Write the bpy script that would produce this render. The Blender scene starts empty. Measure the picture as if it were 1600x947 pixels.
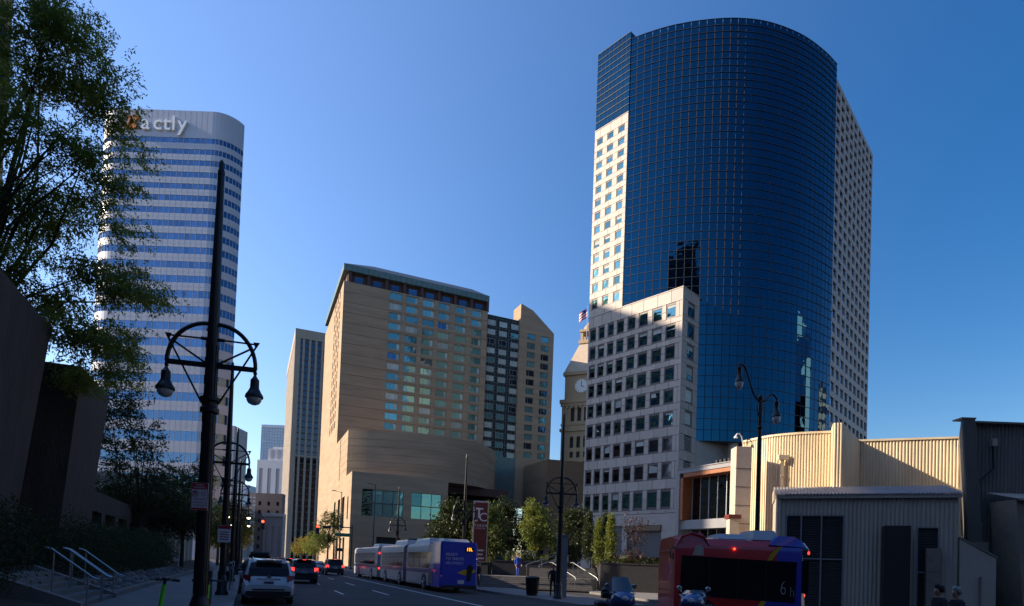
import bpy, math, random
import numpy as np
from mathutils import Vector, Matrix
random.seed(7); rng = np.random.default_rng(7)
scene = bpy.context.scene
COL = scene.collection
R = math.radians

# ------------------------------------------------------------------ camera
EYE = 1.8
cam_data = bpy.data.cameras.new('camera'); cam = bpy.data.objects.new('camera', cam_data); COL.objects.link(cam)
pitch, roll, FPX = R(1.5), R(2.1), 940.0
cam.matrix_world = Matrix.Translation((0, 0, EYE)) @ Matrix.Rotation(R(90) + pitch, 4, 'X') @ Matrix.Rotation(roll, 4, 'Z')
cam_data.sensor_width = 36; cam_data.lens = 36 * FPX / 1600
cam_data.shift_y = (858.4 - 473.5) / 1600
cam_data.clip_start = 0.1; cam_data.clip_end = 6000
scene.camera = cam

# ------------------------------------------------------------------ sky and sun (low in the west, left and a little behind)
SUN_AZ, SUN_EL = R(-93), R(25.5)           # azimuth clockwise from +Y
world = bpy.data.worlds.new('World'); scene.world = world; world.use_nodes = True
nt = world.node_tree
bg = nt.nodes['Background']
sky = nt.nodes.new('ShaderNodeTexSky'); sky.sky_type = 'NISHITA'; sky.sun_disc = False
sky.sun_elevation = SUN_EL; sky.sun_rotation = SUN_AZ % (2 * math.pi)
sky.air_density = 1.3; sky.dust_density = 0.4; sky.ozone_density = 2.0; sky.altitude = 300
SAT0, SAT1, VAL0, VAL1 = 1.46, 1.08, 0.65, 1.33
# the clear sky is paler and brighter on the sun's side, deeper blue away from it
sdir = Vector((math.sin(SUN_AZ) * math.cos(SUN_EL), math.cos(SUN_AZ) * math.cos(SUN_EL), math.sin(SUN_EL)))
geo = nt.nodes.new('ShaderNodeNewGeometry'); dot = nt.nodes.new('ShaderNodeVectorMath'); dot.operation = 'DOT_PRODUCT'; dot.inputs[1].default_value = -sdir
nt.links.new(geo.outputs['Incoming'], dot.inputs[0])
def towards_sun(lo, hi, a=-0.5, b=0.62):
    mr = nt.nodes.new('ShaderNodeMapRange'); mr.interpolation_type = 'SMOOTHSTEP'
    mr.inputs[1].default_value, mr.inputs[2].default_value, mr.inputs[3].default_value, mr.inputs[4].default_value = a, b, lo, hi
    nt.links.new(dot.outputs['Value'], mr.inputs[0]); return mr.outputs[0]
hsv = nt.nodes.new('ShaderNodeHueSaturation'); nt.links.new(sky.outputs[0], hsv.inputs['Color'])
nt.links.new(towards_sun(SAT0, SAT1), hsv.inputs['Saturation']); nt.links.new(towards_sun(VAL0, VAL1), hsv.inputs['Value'])
tint = nt.nodes.new('ShaderNodeMix'); tint.data_type = 'RGBA'; tint.blend_type = 'MULTIPLY'; tint.inputs[0].default_value = 1.0
tint.inputs[7].default_value = (0.79, 0.83, 1.02, 1)            # the cool white balance of the photograph
nt.links.new(hsv.outputs[0], tint.inputs[6]); nt.links.new(tint.outputs[2], bg.inputs[0]); bg.inputs[1].default_value = 0.118
sun_data = bpy.data.lights.new('sun', 'SUN'); sun = bpy.data.objects.new('sun', sun_data); COL.objects.link(sun)
sun_data.energy = 5.0; sun_data.angle = R(0.55); sun_data.color = (1.0, 0.83, 0.62)
sun.rotation_euler = sdir.to_track_quat('Z', 'Y').to_euler()
scene.view_settings.view_transform = 'Standard'; scene.view_settings.look = 'None'
scene.view_settings.exposure = 0.8; scene.view_settings.gamma = 1.0
scene.render.engine = 'CYCLES'
scene.cycles.max_bounces = 7; scene.cycles.diffuse_bounces = 3; scene.cycles.glossy_bounces = 4
scene.cycles.transmission_bounces = 4; scene.cycles.transparent_max_bounces = 6
scene.cycles.use_denoising = True

# ------------------------------------------------------------------ street frame: s along the street, t to its right
STA = R(23.6); SA, CA = math.sin(STA), math.cos(STA)
def xy(s, t, z=0.0): return Vector((-s * SA + t * CA, s * CA + t * SA, z))

# ------------------------------------------------------------------ materials
def mat(name, col, rough=0.7, metal=0.0, var=0.12, scale=2.0, bump=0.0, bscale=30.0, rand=0.0, spec=0.5, emit=None, estr=0.0, stretch=None, col2=None, coat=0.0):
    m = bpy.data.materials.new(name); m.use_nodes = True
    n = m.node_tree; b = n.nodes['Principled BSDF']; L = n.links.new
    b.inputs['Roughness'].default_value = rough; b.inputs['Metallic'].default_value = metal
    b.inputs['Specular IOR Level'].default_value = spec
    if coat: b.inputs['Coat Weight'].default_value = coat; b.inputs['Coat Roughness'].default_value = 0.04
    c4 = (*col, 1)
    b.inputs['Base Color'].default_value = c4
    tc = n.nodes.new('ShaderNodeTexCoord'); src = tc.outputs['Object']
    if stretch:
        mp = n.nodes.new('ShaderNodeMapping'); mp.inputs['Scale'].default_value = stretch
        L(src, mp.inputs['Vector']); src = mp.outputs['Vector']
    if var > 0 or rand > 0 or col2:
        nz = n.nodes.new('ShaderNodeTexNoise'); nz.inputs['Scale'].default_value = scale; nz.inputs['Detail'].default_value = 6
        nz.inputs['Roughness'].default_value = 0.65
        L(src, nz.inputs['Vector'])
        mx = n.nodes.new('ShaderNodeMix'); mx.data_type = 'RGBA'
        rp = n.nodes.new('ShaderNodeMapRange'); rp.inputs[1].default_value = 0.3; rp.inputs[2].default_value = 0.7
        L(nz.outputs['Fac'], rp.inputs[0]); L(rp.outputs[0], mx.inputs[0])
        mx.inputs[6].default_value = (*[max(0, c * (1 - var)) for c in col], 1)
        mx.inputs[7].default_value = (*(col2 or [min(1, c * (1 + var)) for c in col]), 1)
        out = mx.outputs[2]
        if rand > 0:
            oi = n.nodes.new('ShaderNodeObjectInfo'); hs = n.nodes.new('ShaderNodeHueSaturation')
            mr = n.nodes.new('ShaderNodeMapRange'); mr.inputs[3].default_value = 1 - rand; mr.inputs[4].default_value = 1 + rand
            L(oi.outputs['Random'], mr.inputs[0]); L(mr.outputs[0], hs.inputs['Value']); L(out, hs.inputs['Color']); out = hs.outputs[0]
        L(out, b.inputs['Base Color'])
    if bump > 0:
        n2 = n.nodes.new('ShaderNodeTexNoise'); n2.inputs['Scale'].default_value = bscale; n2.inputs['Detail'].default_value = 5
        bp = n.nodes.new('ShaderNodeBump'); bp.inputs['Strength'].default_value = bump; bp.inputs['Distance'].default_value = 0.05
        L(src, n2.inputs['Vector']); L(n2.outputs['Fac'], bp.inputs['Height']); L(bp.outputs[0], b.inputs['Normal'])
    if emit: b.inputs['Emission Color'].default_value = (*emit, 1); b.inputs['Emission Strength'].default_value = estr
    return m
def glass_mat(name, col, rough=0.03, warp=0.02, wscale=0.35, rand=0.0, metal=1.0):
    """coated facade glass: a tinted mirror with a faint roller-wave distortion"""
    m = bpy.data.materials.new(name); m.use_nodes = True
    n = m.node_tree; b = n.nodes['Principled BSDF']; L = n.links.new
    b.inputs['Metallic'].default_value = metal; b.inputs['Roughness'].default_value = rough; b.inputs['Base Color'].default_value = (*col, 1)
    tc = n.nodes.new('ShaderNodeTexCoord'); nz = n.nodes.new('ShaderNodeTexNoise'); nz.inputs['Scale'].default_value = wscale; nz.inputs['Detail'].default_value = 1.5
    bp = n.nodes.new('ShaderNodeBump'); bp.inputs['Strength'].default_value = warp; bp.inputs['Distance'].default_value = 1.0
    L(tc.outputs['Object'], nz.inputs['Vector']); L(nz.outputs['Fac'], bp.inputs['Height']); L(bp.outputs[0], b.inputs['Normal'])
    if rand:
        oi = n.nodes.new('ShaderNodeObjectInfo'); hs = n.nodes.new('ShaderNodeHueSaturation'); hs.inputs['Color'].default_value = (*col, 1)
        mr = n.nodes.new('ShaderNodeMapRange'); mr.inputs[3].default_value = 1 - rand; mr.inputs[4].default_value = 1 + rand
        L(oi.outputs['Random'], mr.inputs[0]); L(mr.outputs[0], hs.inputs['Value']); L(hs.outputs[0], b.inputs['Base Color'])
    return m
def leaf_mat(name, col, trans):
    m = bpy.data.materials.new(name); m.use_nodes = True
    n = m.node_tree; n.nodes.remove(n.nodes['Principled BSDF']); L = n.links.new
    out = n.nodes['Material Output']
    tc = n.nodes.new('ShaderNodeTexCoord'); nz = n.nodes.new('ShaderNodeTexNoise'); nz.inputs['Scale'].default_value = 1.7; nz.inputs['Detail'].default_value = 4
    L(tc.outputs['Object'], nz.inputs['Vector'])
    def ramp(c):
        mx = n.nodes.new('ShaderNodeMix'); mx.data_type = 'RGBA'
        mx.inputs[6].default_value = (*[k * 0.6 for k in c], 1); mx.inputs[7].default_value = (c[0] * 1.5, c[1] * 1.3, c[2] * 1.1, 1)
        L(nz.outputs['Fac'], mx.inputs[0]); return mx.outputs[2]
    d = n.nodes.new('ShaderNodeBsdfDiffuse'); t = n.nodes.new('ShaderNodeBsdfTranslucent'); g = n.nodes.new('ShaderNodeBsdfGlossy'); g.inputs['Roughness'].default_value = 0.45
    L(ramp(col), d.inputs[0]); L(ramp(trans), t.inputs[0]); g.inputs[0].default_value = (0.5, 0.5, 0.5, 1)
    m1 = n.nodes.new('ShaderNodeMixShader'); m1.inputs[0].default_value = 0.45
    m2 = n.nodes.new('ShaderNodeMixShader'); m2.inputs[0].default_value = 0.05
    L(d.outputs[0], m1.inputs[1]); L(t.outputs[0], m1.inputs[2]); L(m1.outputs[0], m2.inputs[1]); L(g.outputs[0], m2.inputs[2]); L(m2.outputs[0], out.inputs[0])
    return m

M = dict(
    asphalt=mat('asphalt', (0.032, 0.032, 0.036), 0.85, var=0.4, scale=0.45, bump=0.4, bscale=60),
    concrete_walk=mat('concrete_walk', (0.17, 0.165, 0.16), 0.85, var=0.18, scale=1.2, bump=0.2, bscale=40),
    asphalt_patch=mat('asphalt_patch', (0.022, 0.022, 0.025), 0.8, var=0.3, scale=2, bump=0.4, bscale=70),
    kerb=mat('kerb', (0.2, 0.195, 0.185), 0.85, var=0.15, scale=2),
    paint=mat('road_paint', (0.62, 0.62, 0.60), 0.7, var=0.2, scale=5),
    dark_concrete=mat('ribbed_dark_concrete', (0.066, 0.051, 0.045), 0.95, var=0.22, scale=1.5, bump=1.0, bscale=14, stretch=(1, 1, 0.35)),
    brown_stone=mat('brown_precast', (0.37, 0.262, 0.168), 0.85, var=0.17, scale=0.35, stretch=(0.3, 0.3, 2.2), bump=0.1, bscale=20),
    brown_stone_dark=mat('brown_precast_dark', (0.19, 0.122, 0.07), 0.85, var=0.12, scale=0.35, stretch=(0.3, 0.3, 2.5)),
    white_stone=mat('pale_granite', (0.355, 0.29, 0.25), 0.55, var=0.09, scale=0.8, rand=0.08),
    joint=mat('dark_joint', (0.13, 0.115, 0.11), 0.9, var=0),
    win_frame=mat('bronze_frame', (0.075, 0.055, 0.055), 0.5, var=0),
    hotel_frame=mat('hotel_frame', (0.30, 0.28, 0.22), 0.5, var=0),
    tower_glass=glass_mat('blue_tower_glass', (0.012, 0.070, 0.116), 0.02, 0.022, 0.5),
    teal_glass=glass_mat('teal_glass', (0.10, 0.24, 0.27), 0.03, 0.02, 0.6, rand=0.35),
    hotel_glass=glass_mat('hotel_glass', (0.20, 0.42, 0.40), 0.05, 0.03, 0.6, rand=0.3, metal=0.6),
    hotel_glass_dark=glass_mat('hotel_glass_dark', (0.10, 0.16, 0.24), 0.05, 0.03, 0.6, rand=0.3),
    hotel_glass_pale=mat('curtained_glass', (0.42, 0.46, 0.40), 0.25, var=0.25, scale=2.5, rand=0.25, spec=0.8),
    strip_glass=glass_mat('ribbon_glass', (0.09, 0.15, 0.24), 0.03, 0.01, 0.5, rand=0.18),
    tower_mullion=mat('tower_mullion', (0.03, 0.046, 0.062), 0.5, 0.3, var=0),
    mullion=mat('aluminium_mullion', (0.40, 0.43, 0.47), 0.45, 0.4, var=0),
    mullion_dark=mat('dark_mullion', (0.05, 0.06, 0.08), 0.5, 0.2, var=0),
    white_band=mat('pale_metal_band', (0.35, 0.385, 0.47), 0.5, 0.0, var=0.05, scale=0.2),
    band_joint=mat('band_joint', (0.35, 0.36, 0.40), 0.5, var=0),
    green_copper=mat('green_roof', (0.13, 0.20, 0.19), 0.5, 0.2, var=0.15, scale=1.0),
    slate=mat('slate_roof', (0.055, 0.075, 0.09), 0.5, 0.1, var=0.2, scale=1.5),
    dark_red=mat('maroon_trim', (0.075, 0.034, 0.03), 0.6, var=0.1),
    fin_stone=mat('fin_concrete', (0.36, 0.30, 0.235), 0.85, var=0.08, scale=0.1),
    dark_window=glass_mat('dark_window', (0.10, 0.10, 0.12), 0.06, 0.02, 0.3),
    dull_dark=mat('dull_dark', (0.02, 0.02, 0.022), 0.7, var=0.2),
    beige=mat('beige_steel', (0.70, 0.575, 0.395), 0.5, 0.0, var=0.13, scale=0.8, stretch=(1, 1, 0.2)),
    beige_stone=mat('pink_stone', (0.58, 0.47, 0.38), 0.75, var=0.08, scale=3),
    grey_steel=mat('grey_corrugated', (0.40, 0.355, 0.29), 0.55, 0.1, var=0.08, scale=1.5, stretch=(1, 1, 0.15)),
    grey_roof=mat('grey_roof_sheet', (0.25, 0.25, 0.265), 0.45, 0.3, var=0.1, scale=2),
    dark_steel=mat('dark_corrugated', (0.18, 0.163, 0.14), 0.6, 0.0, var=0.12, scale=1.2, stretch=(1, 1, 0.15)),
    tan_concrete=mat('tan_concrete', (0.23, 0.195, 0.155), 0.9, var=0.15, scale=2.5, bump=0.4, bscale=18),
    black_paint=mat('black_lamp_paint', (0.012, 0.012, 0.014), 0.38, 0.0, var=0.1),
    lamp_glass=mat('frosted_globe', (0.62, 0.60, 0.58), 0.25, var=0.05),
    lamp_lit=mat('lit_bulb', (1, 0.9, 0.7), 0.4, var=0, emit=(1.0, 0.82, 0.55), estr=3.0),
    red_lit=mat('red_signal', (0.6, 0.02, 0.01), 0.4, var=0, emit=(1.0, 0.05, 0.02), estr=4.0),
    tail_lit=mat('brake_light_on', (0.6, 0.02, 0.02), 0.3, var=0, emit=(1.0, 0.04, 0.03), estr=1.6),
    tail_off=mat('tail_lens', (0.22, 0.015, 0.015), 0.2, var=0, spec=0.7),
    amber_lit=mat('amber_sign', (0.8, 0.3, 0.0), 0.4, var=0, emit=(1.0, 0.33, 0.02), estr=2.2),
    black_plastic=mat('black_plastic', (0.018, 0.018, 0.02), 0.5, var=0.1),
    rubber=mat('rubber', (0.02, 0.02, 0.02), 0.85, var=0.1),
    alloy=mat('alloy_rim', (0.45, 0.46, 0.48), 0.3, 0.8, var=0.05),
    car_glass=mat('car_glass', (0.012, 0.014, 0.018), 0.10, var=0, spec=0.22),
    blind=mat('window_blind', (0.30, 0.31, 0.29), 0.6, var=0.1, scale=3, rand=0.3),
    wing_glass=glass_mat('wing_glass', (0.20, 0.31, 0.46), 0.04, 0.02, 0.5),
    white_car=mat('pearl_white_paint', (0.55, 0.57, 0.61), 0.28, 0.0, var=0.03, coat=0.8),
    black_car=mat('black_car_paint', (0.012, 0.013, 0.016), 0.25, 0.0, var=0.05, coat=0.8),
    grey_car=mat('silver_car_paint', (0.36, 0.38, 0.42), 0.3, 0.5, var=0.05, coat=0.6),
    navy_car=mat('dark_blue_car_paint', (0.02, 0.025, 0.045), 0.25, 0.2, var=0.05, coat=0.8),
    plate=mat('plate_metal', (0.62, 0.64, 0.66), 0.4, var=0.15, scale=20),
    chrome=mat('chrome', (0.7, 0.71, 0.73), 0.12, 1.0, var=0),
    bus_white=mat('bus_white', (0.40, 0.415, 0.43), 0.4, 0.0, var=0.08, coat=0.3),
    bus_blue=mat('bus_blue', (0.035, 0.065, 0.50), 0.35, var=0.08, coat=0.4),
    bus_navy=mat('bus_navy', (0.02, 0.035, 0.16), 0.4, var=0.08, coat=0.3),
    bus_red=mat('bus_red', (0.55, 0.014, 0.022), 0.3, var=0.08, coat=0.6),
    bus_royal=mat('bus_royal', (0.022, 0.04, 0.42), 0.3, var=0.06, coat=0.6),
    yellow=mat('yellow_graphic', (0.62, 0.40, 0.02), 0.4, var=0.1),
    white_print=mat('white_print', (0.75, 0.76, 0.78), 0.5, var=0),
    sign_red=mat('sign_brick_red', (0.16, 0.035, 0.022), 0.5, var=0.1, scale=1.5),
    sign_frame=mat('sign_frame', (0.52, 0.51, 0.49), 0.5, var=0.1),
    traffic_red=mat('traffic_red', (0.40, 0.02, 0.025), 0.45, var=0.05),
    sign_white=mat('sign_white', (0.72, 0.70, 0.70), 0.5, var=0.05),
    sign_green=mat('sign_green', (0.02, 0.16, 0.07), 0.5, var=0.05),
    lime=mat('lime_scooter', (0.12, 0.62, 0.03), 0.4, var=0.05),
    wood=mat('orange_wood', (0.33, 0.10, 0.028), 0.5, var=0.25, scale=1.5, stretch=(1, 1, 6)),
    frame_grey=mat('pavilion_frame', (0.25, 0.245, 0.26), 0.55, var=0.06),
    pav_glass=glass_mat('pavilion_glass', (0.13, 0.13, 0.13), 0.04, 0.03, 0.5),
    warm_strip=mat('ceiling_strip', (1, 0.8, 0.5), 0.4, var=0, emit=(1.0, 0.72, 0.4), estr=1.6),
    granite=mat('dark_granite', (0.035, 0.035, 0.038), 0.6, var=0.2, scale=4),
    step_stone=mat('step_stone', (0.15, 0.145, 0.14), 0.8, var=0.15, scale=3),
    steel_rail=mat('steel_rail', (0.40, 0.41, 0.43), 0.3, 0.9, var=0.05),
    field_stone=mat('field_stone', (0.16, 0.15, 0.15), 0.9, var=0.3, scale=3, rand=0.35, bump=0.4),
    soil=mat('soil', (0.05, 0.035, 0.025), 0.95, var=0.3, scale=4),
    bark=mat('bark', (0.045, 0.034, 0.026), 0.9, var=0.3, scale=6, stretch=(1, 1, 0.3), bump=0.6, bscale=20),
    clock_stone=mat('buff_terracotta', (0.42, 0.31, 0.19), 0.8, var=0.08, scale=0.4),
    clock_roof=mat('clock_roof', (0.50, 0.40, 0.30), 0.8, var=0.1, scale=0.5),
    clock_face=mat('clock_face', (0.80, 0.80, 0.76), 0.5, var=0.02),
    far_blue=mat('far_blue_cladding', (0.40, 0.48, 0.58), 0.5, var=0.05, scale=0.05),
    far_pale=mat('far_pale_stone', (0.60, 0.58, 0.60), 0.8, var=0.05, scale=0.1),
    far_grey=mat('far_grey_stone', (0.38, 0.35, 0.35), 0.8, var=0.08, scale=0.1),
    far_brown=mat('far_brown_brick', (0.20, 0.16, 0.15), 0.85, var=0.1, scale=0.2),
    orange_letter=mat('orange_letter', (0.75, 0.20, 0.02), 0.45, var=0.05),
    pale_letter=mat('pale_letter', (0.80, 0.80, 0.80), 0.4, var=0),
    skin=mat('skin', (0.45, 0.27, 0.19), 0.6, var=0.05),
    dark_cloth=mat('dark_cloth', (0.018, 0.018, 0.024), 0.9, var=0.2, scale=8),
    blue_cloth=mat('blue_cloth', (0.02, 0.07, 0.42), 0.85, var=0.2, scale=8),
    hair=mat('dark_hair', (0.018, 0.013, 0.010), 0.7, var=0.2, scale=20),
    grey_hair=mat('grey_hair', (0.30, 0.29, 0.28), 0.7, var=0.2, scale=20),
    flag_red=mat('flag_red', (0.45, 0.03, 0.04), 0.8, var=0),
    flag_blue=mat('flag_blue', (0.03, 0.04, 0.20), 0.8, var=0),
    moto_blue=mat('motorcycle_blue', (0.05, 0.10, 0.26), 0.25, 0.2, var=0.05, coat=0.8),
    moto_white=mat('motorcycle_silver', (0.34, 0.39, 0.45), 0.25, 0.3, var=0.05, coat=0.6),
    louvre_dark=mat('louvre_dark', (0.055, 0.055, 0.058), 0.6, var=0.1),
    moto_screen=mat('smoked_screen', (0.10, 0.12, 0.14), 0.1, var=0, spec=0.7),
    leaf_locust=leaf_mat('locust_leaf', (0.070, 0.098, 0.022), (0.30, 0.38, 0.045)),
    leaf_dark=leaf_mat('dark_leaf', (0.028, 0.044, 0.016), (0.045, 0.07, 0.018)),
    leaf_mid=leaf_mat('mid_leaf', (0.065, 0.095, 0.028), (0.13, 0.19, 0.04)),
    leaf_lit=leaf_mat('sunlit_leaf', (0.115, 0.165, 0.042), (0.24, 0.30, 0.055)),  # brighter copy of the leaf colour, sunlight put into the tone
    leaf_gold=leaf_mat('turning_leaf', (0.14, 0.13, 0.028), (0.32, 0.28, 0.045)),
    leaf_purple=leaf_mat('purple_leaf', (0.065, 0.04, 0.05), (0.09, 0.045, 0.05)),
)

# ------------------------------------------------------------------ mesh builder
class MB:
    def __init__(s): s.v = []; s.f = []; s.fm = []; s.mats = []; s.T = None
    def mi(s, m):
        m = M[m] if isinstance(m, str) else m
        if m not in s.mats: s.mats.append(m)
        return s.mats.index(m)
    def add(s, vs, fs, m):
        b = len(s.v); k = s.mi(m)
        for p in vs:
            p = Vector(p); s.v.append(s.T @ p if s.T else p)
        for f in fs: s.f.append([b + i for i in f]); s.fm.append(k)
    def quad(s, a, b, c, d, m): s.add([a, b, c, d], [(0, 1, 2, 3)], m)
    def poly(s, pts, m): s.add(pts, [tuple(range(len(pts)))], m)
    def box(s, x0, x1, y0, y1, z0, z1, m):
        s.add([(x0, y0, z0), (x1, y0, z0), (x1, y1, z0), (x0, y1, z0), (x0, y0, z1), (x1, y0, z1), (x1, y1, z1), (x0, y1, z1)],
              [(0, 3, 2, 1), (4, 5, 6, 7), (0, 1, 5, 4), (1, 2, 6, 5), (2, 3, 7, 6), (3, 0, 4, 7)], m)
    def cbox(s, x0, x1, y0, y1, z0, z1, c, m):
        """box with chamfered vertical and top edges"""
        s.prism([(x0 + c, y0), (x1 - c, y0), (x1, y0 + c), (x1, y1 - c), (x1 - c, y1), (x0 + c, y1), (x0, y1 - c), (x0, y0 + c)], z0, z1 - c, m, top=False)
        n = len(s.v) - 8; k = s.mi(m); b = len(s.v)
        cx, cy = (x0 + x1) / 2, (y0 + y1) / 2
        ring = [(x0 + c, y0), (x1 - c, y0), (x1, y0 + c), (x1, y1 - c), (x1 - c, y1), (x0 + c, y1), (x0, y1 - c), (x0, y0 + c)]
        lo = [(x, y, z1 - c) for x, y in ring]
        hi = [(min(max(x, x0 + c), x1 - c), min(max(y, y0 + c), y1 - c), z1) for x, y in ring]
        s.add(lo + hi, [(i, (i + 1) % 8, 8 + (i + 1) % 8, 8 + i) for i in range(8)] + [tuple(range(8, 16))], m)
    def prism(s, pts, z0, z1, m, top=True, bot=True, topm=None):
        """footprint (counter-clockwise) extruded; z0/z1 may be lists"""
        n = len(pts); a = z0 if isinstance(z0, (list, tuple)) else [z0] * n; b = z1 if isinstance(z1, (list, tuple)) else [z1] * n
        s.add([(p[0], p[1], a[i]) for i, p in enumerate(pts)] + [(p[0], p[1], b[i]) for i, p in enumerate(pts)],
              [(i, (i + 1) % n, n + (i + 1) % n, n + i) for i in range(n)] + ([tuple(range(n - 1, -1, -1))] if bot else []), m)
        if top: s.add([(p[0], p[1], b[i]) for i, p in enumerate(pts)], [tuple(range(n))], topm or m)
    def tube(s, pts, r, n=8, m='black_paint', caps=True):
        pts = [Vector(p) for p in pts]; k = len(pts); rs = r if isinstance(r, (list, tuple)) else [r] * k
        vs = []; up = None
        for i, p in enumerate(pts):
            d = (pts[min(i + 1, k - 1)] - pts[max(i - 1, 0)]).normalized()
            if up is None: up = d.orthogonal().normalized()
            up = (up - d * up.dot(d)); up = up.normalized() if up.length > 1e-6 else d.orthogonal().normalized()
            w = d.cross(up)
            for j in range(n):
                a = 2 * math.pi * j / n; vs.append(p + (up * math.cos(a) + w * math.sin(a)) * rs[i])
        fs = [(i * n + j, i * n + (j + 1) % n, (i + 1) * n + (j + 1) % n, (i + 1) * n + j) for i in range(k - 1) for j in range(n)]
        if caps: fs += [tuple(range(n - 1, -1, -1)), tuple(range((k - 1) * n, k * n))]
        s.add(vs, fs, m)
    def lathe(s, prof, c, n, m, axis='z'):
        vs = []
        for r, z in prof:
            for j in range(n):
                a = 2 * math.pi * j / n; x, y = r * math.cos(a), r * math.sin(a)
                if axis == 'z': vs.append((c[0] + x, c[1] + y, c[2] + z))
                elif axis == 'x': vs.append((c[0] + z, c[1] + x, c[2] + y))
                else: vs.append((c[0] + y, c[1] + z, c[2] + x))
        k = len(prof)
        fs = [(i * n + j, i * n + (j + 1) % n, (i + 1) * n + (j + 1) % n, (i + 1) * n + j) for i in range(k - 1) for j in range(n)]
        fs += [tuple(range(n - 1, -1, -1)), tuple(range((k - 1) * n, k * n))]
        s.add(vs, fs, m)
    def mesh(s, name, smooth=None):
        me = bpy.data.meshes.new(name); me.from_pydata([tuple(p) for p in s.v], [], s.f)
        for m in s.mats: me.materials.append(m)
        me.polygons.foreach_set('material_index', s.fm)
        if smooth:
            me.polygons.foreach_set('use_smooth', [True] * len(s.f)); me.set_sharp_from_angle(angle=R(smooth))
        me.update(); return me
    def build(s, name, parent=None, smooth=None, loc=None, kind=None):
        o = bpy.data.objects.new(name, s.mesh(name, smooth)); COL.objects.link(o)
        if parent is not None: o.parent = parent
        if loc is not None: o.location = loc
        if kind: o['kind'] = kind
        return o
def piece(name, me, parent, loc=(0, 0, 0), rot=(0, 0, 0), scale=(1, 1, 1), kind=None):
    o = bpy.data.objects.new(name, me); COL.objects.link(o); o.parent = parent; o.location = loc; o.rotation_euler = rot; o.scale = scale
    if kind: o['kind'] = kind
    return o
def thing(name, label, cat, loc=(0, 0, 0), rz=0.0, group=None):
    o = bpy.data.objects.new(name, None); COL.objects.link(o); o.empty_display_size = 0.3
    o.location = loc; o.rotation_euler = (0, 0, rz); o['label'] = label; o['category'] = cat
    if group: o['group'] = group
    return o
def tag(o, label, cat, group=None):
    o['label'] = label; o['category'] = cat
    if group: o['group'] = group
    return o
def structure(o): o['kind'] = 'structure'; return o
def clone(root, loc, rz, label, group=None):
    r = root.copy(); COL.objects.link(r); r.location = loc; r.rotation_euler = (0, 0, rz); r['label'] = label
    if group: r['group'] = group
    for ch in list(root.children):
        c = ch.copy(); COL.objects.link(c); c.parent = r
        for g in ch.children:
            d = g.copy(); COL.objects.link(d); d.parent = c
    return r
def text_mesh(body, size, extrude, m, align='CENTER', space=1.0, offset=0.0):
    cu = bpy.data.curves.new('lettering', 'FONT'); cu.body = body; cu.size = size; cu.extrude = extrude; cu.align_x = align; cu.align_y = 'CENTER'
    cu.space_character = space; cu.resolution_u = 3; cu.offset = offset
    o = bpy.data.objects.new('lettering', cu); COL.objects.link(o)
    dg = bpy.context.evaluated_depsgraph_get()
    me = bpy.data.meshes.new_from_object(o.evaluated_get(dg)); me.materials.clear(); me.materials.append(M[m])
    bpy.data.objects.remove(o); bpy.data.curves.remove(cu)
    return me
UPRIGHT = (R(90), 0, 0)      # lettering standing up, readable from -Y
def lerp(a, b, k): return a + (b - a) * k
def wall_openings(mb, x0, x1, z0, z1, ops, depth, m, back=None, y=0.0, rm=None):
    """front wall in the plane y with real recessed openings (x0,x1,z0,z1); the building runs towards +y"""
    xs = sorted({x0, x1, *[o[0] for o in ops], *[o[1] for o in ops]}); zs = sorted({z0, z1, *[o[2] for o in ops], *[o[3] for o in ops]})
    for j in range(len(zs) - 1):
        run = None
        for i in range(len(xs)):
            cx = (xs[i] + xs[min(i + 1, len(xs) - 1)]) / 2; cz = (zs[j] + zs[j + 1]) / 2
            solid = i < len(xs) - 1 and not any(o[0] < cx < o[1] and o[2] < cz < o[3] for o in ops)
            if solid and run is None: run = xs[i]
            if not solid and run is not None:
                mb.quad((run, y, zs[j]), (xs[i], y, zs[j]), (xs[i], y, zs[j + 1]), (run, y, zs[j + 1]), m); run = None
    rm = rm or m
    for a, b, c, d in ops:
        e = y + depth
        mb.quad((a, y, c), (a, y, d), (a, e, d), (a, e, c), rm); mb.quad((b, y, d), (b, y, c), (b, e, c), (b, e, d), rm)
        mb.quad((a, y, d), (b, y, d), (b, e, d), (a, e, d), rm); mb.quad((b, y, c), (a, y, c), (a, e, c), (b, e, c), rm)
        if back: mb.quad((a, e, c), (b, e, c), (b, e, d), (a, e, d), back)
def window_mesh(w, h, fm, bar=0.10, mull=(), depth=0.08):
    """frame of a window, origin at its lower left corner, glass plane at y = depth"""
    b = MB()
    b.box(0, w, 0, depth, 0, bar, fm); b.box(0, w, 0, depth, h - bar, h, fm)
    b.box(0, bar, 0.004, depth, bar, h - bar, fm); b.box(w - bar, w, 0.004, depth, bar, h - bar, fm)
    for x in mull: b.box(x * w - bar * 0.35, x * w + bar * 0.35, 0.01, depth, bar, h - bar, fm)
    return b.mesh('window')
def pane_mesh(w, h, gm, y=0.05):
    b = MB(); b.quad((0, y, 0), (w, y, 0), (w, y, h), (0, y, h), gm); return b.mesh('pane')
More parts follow.
